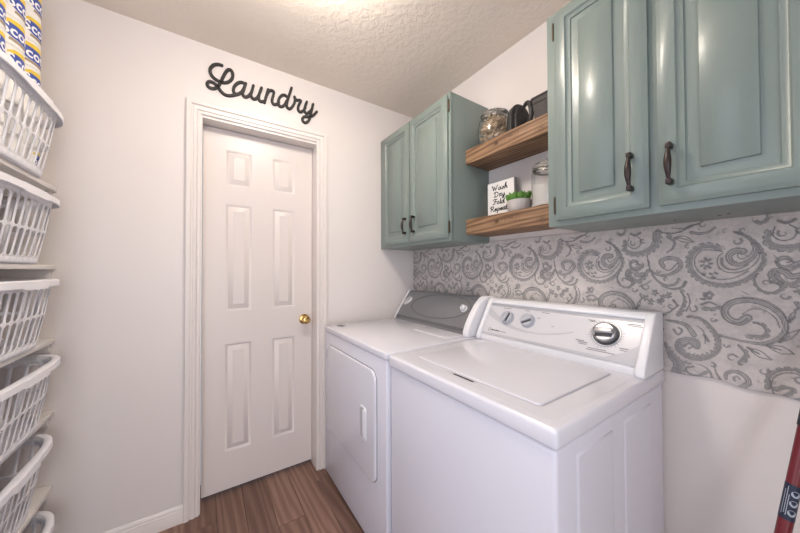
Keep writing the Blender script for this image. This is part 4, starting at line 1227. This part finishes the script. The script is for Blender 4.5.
for i in range(NC):
    s0, s1 = i / NC, (i + 1) / NC
    cell(s0, s1, 0.09, 0.49, 0.125, 0.035, 0.065); cell(s0, s1, 0.49, 0.90, 0.125, 0.035, 0.065)
    for h0, h1 in ((0.0, 0.03), (0.03, 0.09), (0.90, 0.96), (0.96, 1.0)):
        for f0, f1 in ((0, .28), (.28, .72), (.72, 1)):
            a_, b_ = s0 + (s1 - s0) * f0, s0 + (s1 - s0) * f1
            t.faces.new([t.verts.new(basket_pt(arc(u), v)) for u, v in ((a_, h0), (b_, h0), (b_, h1), (a_, h1))])
bmesh.ops.remove_doubles(t, verts=t.verts, dist=1e-5)
def basket_label(k):
    extra = ['holding stacked toilet rolls on the topmost shelf', 'second from the top, just under the basket of toilet rolls', 'third from the top in the left shelf stack',
             'fourth from the top in the left shelf stack', 'fifth from the top, one above the lowest basket', 'lowest in the left shelf stack']
    return 'white slotted plastic laundry basket, ' + extra[k]
BCX, BCY = -1.848 - A0, -0.112 - B0
bk = thing('laundry_basket', basket_label(0), 'basket', (BCX, BCY, SHZ[0] + 0.0005), 'white laundry baskets on the left shelves')
org = Vector((BCX, BCY, SHZ[0] + 0.0005))
t.transform(Matrix.Translation(org))
wl = finish('slotted_wall', t, 'basket_plastic', bk, angle=50)
sol = wl.modifiers.new('thickness', 'SOLIDIFY'); sol.thickness = 0.0032; sol.offset = -1
t = bmesh.new()
ring = [basket_pt(arc(i / 88), 0.0) + org for i in range(88)]
lo = [t.verts.new(p) for p in ring]; hi = [t.verts.new(p + Vector((0, 0, 0.004))) for p in ring]
t.faces.new(lo); t.faces.new(hi)
for i in range(88): t.faces.new((lo[i], lo[(i + 1) % 88], hi[(i + 1) % 88], hi[i]))
finish('base', t, 'basket_plastic', bk)
# rolled rim, a little fatter over the grips at the middle of the long sides
t = bmesh.new(); rings = []
RP = [(-0.003, -0.010), (-0.003, 0.004), (0.002, 0.007), (0.013, 0.007), (0.018, 0.003), (0.019, -0.016), (0.0165, -0.018), (0.015, -0.002), (0.003, 0.001), (0.0005, -0.010)]
NR = 132
for i in range(NR):
    s_ = arc(i / NR); p = basket_pt(s_, 1.0); p2 = basket_pt(arc(i / NR + 0.002), 1.0)
    d_ = (p2 - p).normalized(); nrm = Vector((d_.y, -d_.x, 0))
    grip = 1.0 if (abs(p.y) < 0.085) else 0.0
    rings.append([t.verts.new(org + p + nrm * (o_ + 0.0035 * grip * (o_ > 0.01)) + Vector((0, 0, h_ + (-0.006 * grip if h_ < -0.012 else 0)))) for o_, h_ in RP])
for i in range(NR):
    A, B = rings[i], rings[(i + 1) % NR]
    for j in range(len(RP)): t.faces.new((A[j], A[(j + 1) % len(RP)], B[(j + 1) % len(RP)], B[j]))
finish('rim', t, 'basket_plastic', bk, angle=40)
for k in range(1, 6):
    dx = [0, -0.008, -0.004, 0.0, -0.016, -0.010][k]; dy = [0, 0.004, -0.004, 0.0, -0.006, 0.0][k]
    c = copy_tree(bk, (BCX + dx, BCY + dy, SHZ[k] + 0.0005)); c['label'] = basket_label(k)

# toilet rolls, each in a printed paper wrapper, stacked in the topmost basket
RH, RR = 0.0945, 0.0565
def wrap_patch(poly, r_, M):
    """poly in (angle*r, z) -> on the cylinder, finely subdivided along the angle"""
    t = bmesh.new()
    vs2 = [t.verts.new((a, z, 0)) for a, z in poly]; t.faces.new(vs2)
    bmesh.ops.triangulate(t, faces=t.faces)
    for _ in range(3):
        le = [e for e in t.edges if e.calc_length() > 0.008]
        if not le: break
        bmesh.ops.subdivide_edges(t, edges=le, cuts=1); bmesh.ops.triangulate(t, faces=t.faces)
    for v in t.verts:
        a = v.co.x / r_; z = v.co.y
        v.co = M @ Vector((r_ * math.cos(a), r_ * math.sin(a), z))
    return t
RX = -1.9115
TOP = SHZ[0] + 0.0005 + 0.0042
colname = ['the stack nearest the door wall', 'the second stack from the door wall', 'the third stack from the door wall']
rowname = ['seventh from the top in', 'sixth from the top in', 'fifth from the top in', 'fourth from the top in', 'third from the top in', 'second from the top in', 'top one of']
proto = None
LA = math.radians(22)
for ci, yc in enumerate((-0.186, -0.3025, -0.419)):
    for ri in range(7):
        p = (RX, yc, TOP + ri * (RH + 0.0003))
        lab = f'wrapped toilet roll, {rowname[ri]} {colname[ci]}'
        if proto is None:
            proto = thing('toilet_roll', lab, 'toilet roll', p, 'toilet rolls stacked in the top basket')
            lathe('paper_wrapper', [(0.020, 0.010), (0.021, 0.001), (0.030, 0.0), (RR - 0.004, 0.0), (RR, 0.004), (RR, RH - 0.004), (RR - 0.004, RH), (0.030, RH), (0.021, RH - 0.001), (0.020, RH - 0.010), (0.020, 0.010)], p, 'paper_white', proto, 40)
            Mr = Matrix.Translation(p) @ Matrix.Rotation(LA, 4, 'Z')
            r1 = RR + 0.0004
            finish('yellow_band', wrap_patch([(-0.046, 0.064), (0.046, 0.070), (0.046, 0.078), (0.010, 0.086), (-0.030, 0.084), (-0.046, 0.074)], r1, Mr), 'print_yellow', proto)
            bl = finish('blue_label', wrap_patch([(-0.040, 0.036), (-0.020, 0.026), (0.020, 0.020), (0.048, 0.022), (0.048, 0.052), (0.020, 0.066), (-0.030, 0.072), (-0.044, 0.056)], r1 + 0.0003, Mr), 'print_blue', proto)
            finish('tan_band', wrap_patch([(-0.030, 0.016), (0.046, 0.006), (0.046, 0.018), (0.000, 0.022), (-0.028, 0.026)], r1 + 0.0001, Mr), 'print_tan', proto)
            tb = text_mesh_bm('Scott', 0.046)
            bmesh.ops.triangulate(tb, faces=tb.faces)
            bmesh.ops.subdivide_edges(tb, edges=[e for e in tb.edges if e.calc_length() > 0.006], cuts=2)
            for v in tb.verts:
                a = (v.co.x * 1.0) / RR; z = 0.046 + v.co.y * 1.05 - v.co.x * 0.10
                v.co = Mr @ Vector(((r1 + 0.0008) * math.cos(a), (r1 + 0.0008) * math.sin(a), z))
            finish('lettering', tb, 'print_white', bl)
        else:
            c = copy_tree(proto, p); c['label'] = lab; c.rotation_euler[2] = math.radians([-34, -28, -10][ci] + [200, 205, 196, 4, -10, 3, 12][ri])

# ------------------------------------------------------------------ red mop leaning on the right wall
PT0 = Vector((-0.160, -1.730, 0.587)); DM = Vector((0.06, -0.035, 0.26)).normalized()
def mp_(z): return PT0 + DM * ((z - PT0.z) / DM.z)
foot = mp_(0.045)
mop = thing('floor_mop', 'red mop handle with a dark label leaning in the right corner', 'mop', (foot.x, foot.y, 0))
def rod(name, z0, z1, r_, material, parent):
    return tube(name, [mp_(z0), mp_(z1)], r_, material, parent, 24)
rod('pole', 0.045, 0.848, 0.0128, 'pole_red', mop)
rod('grip', 0.842, 1.165, 0.0142, 'pole_grip', mop)
lb = rod('pole_label', 0.622, 0.704, 0.0131, 'pole_label', mop)
# label print: three pale discs and two lines of small print, wrapped on the pole
ax = DM; toC = (Vector((-1.3426, -1.8139, 1.2332)) - mp_(0.66)); toC = (toC - ax * toC.dot(ax)).normalized(); sd = ax.cross(toC)
def on_pole(z, a, r_=0.0134):
    return mp_(z) + (toC * math.cos(a) + sd * math.sin(a)) * r_
t = bmesh.new()
for zc in (0.640, 0.662, 0.684):
    ctr = 0.50
    t.faces.new([t.verts.new(on_pole(zc + 0.0075 * math.sin(q), ctr + 0.0075 / 0.0134 * math.cos(q), 0.0136)) for q in [2 * math.pi * k / 12 for k in range(12)]])
finish('label_discs', t, 'pole_print', lb, smooth=False)
t = bmesh.new()
for a, z0_, z1_ in ((-0.75, 0.632, 0.690), (-0.45, 0.636, 0.698), (-0.2, 0.632, 0.680)):
    t.faces.new([t.verts.new(on_pole(z, q, 0.0136)) for z, q in ((z0_, a - 0.05), (z1_, a - 0.05), (z1_, a + 0.05), (z0_, a + 0.05))])
finish('label_print', t, 'pole_print', lb, smooth=False)
t = prism_bm(round_rect(foot.x - 0.075, foot.x + 0.075, foot.y - 0.16, foot.y + 0.16, 0.02), 'z', 0.012, 0.034, 0.004, 2); finish('mop_head', t, 'pole_grip', mop)
t = prism_bm(round_rect(foot.x - 0.085, foot.x + 0.085, foot.y - 0.17, foot.y + 0.17, 0.02), 'z', 0.0, 0.0125, 0.004, 2); finish('mop_pad', t, 'mop_grey', mop)
lathe('joint', [(0, 0), (0.022, 0), (0.020, 0.016), (0.014, 0.034), (0, 0.036)], (foot.x, foot.y, 0.033), 'pole_grip', mop, 20)
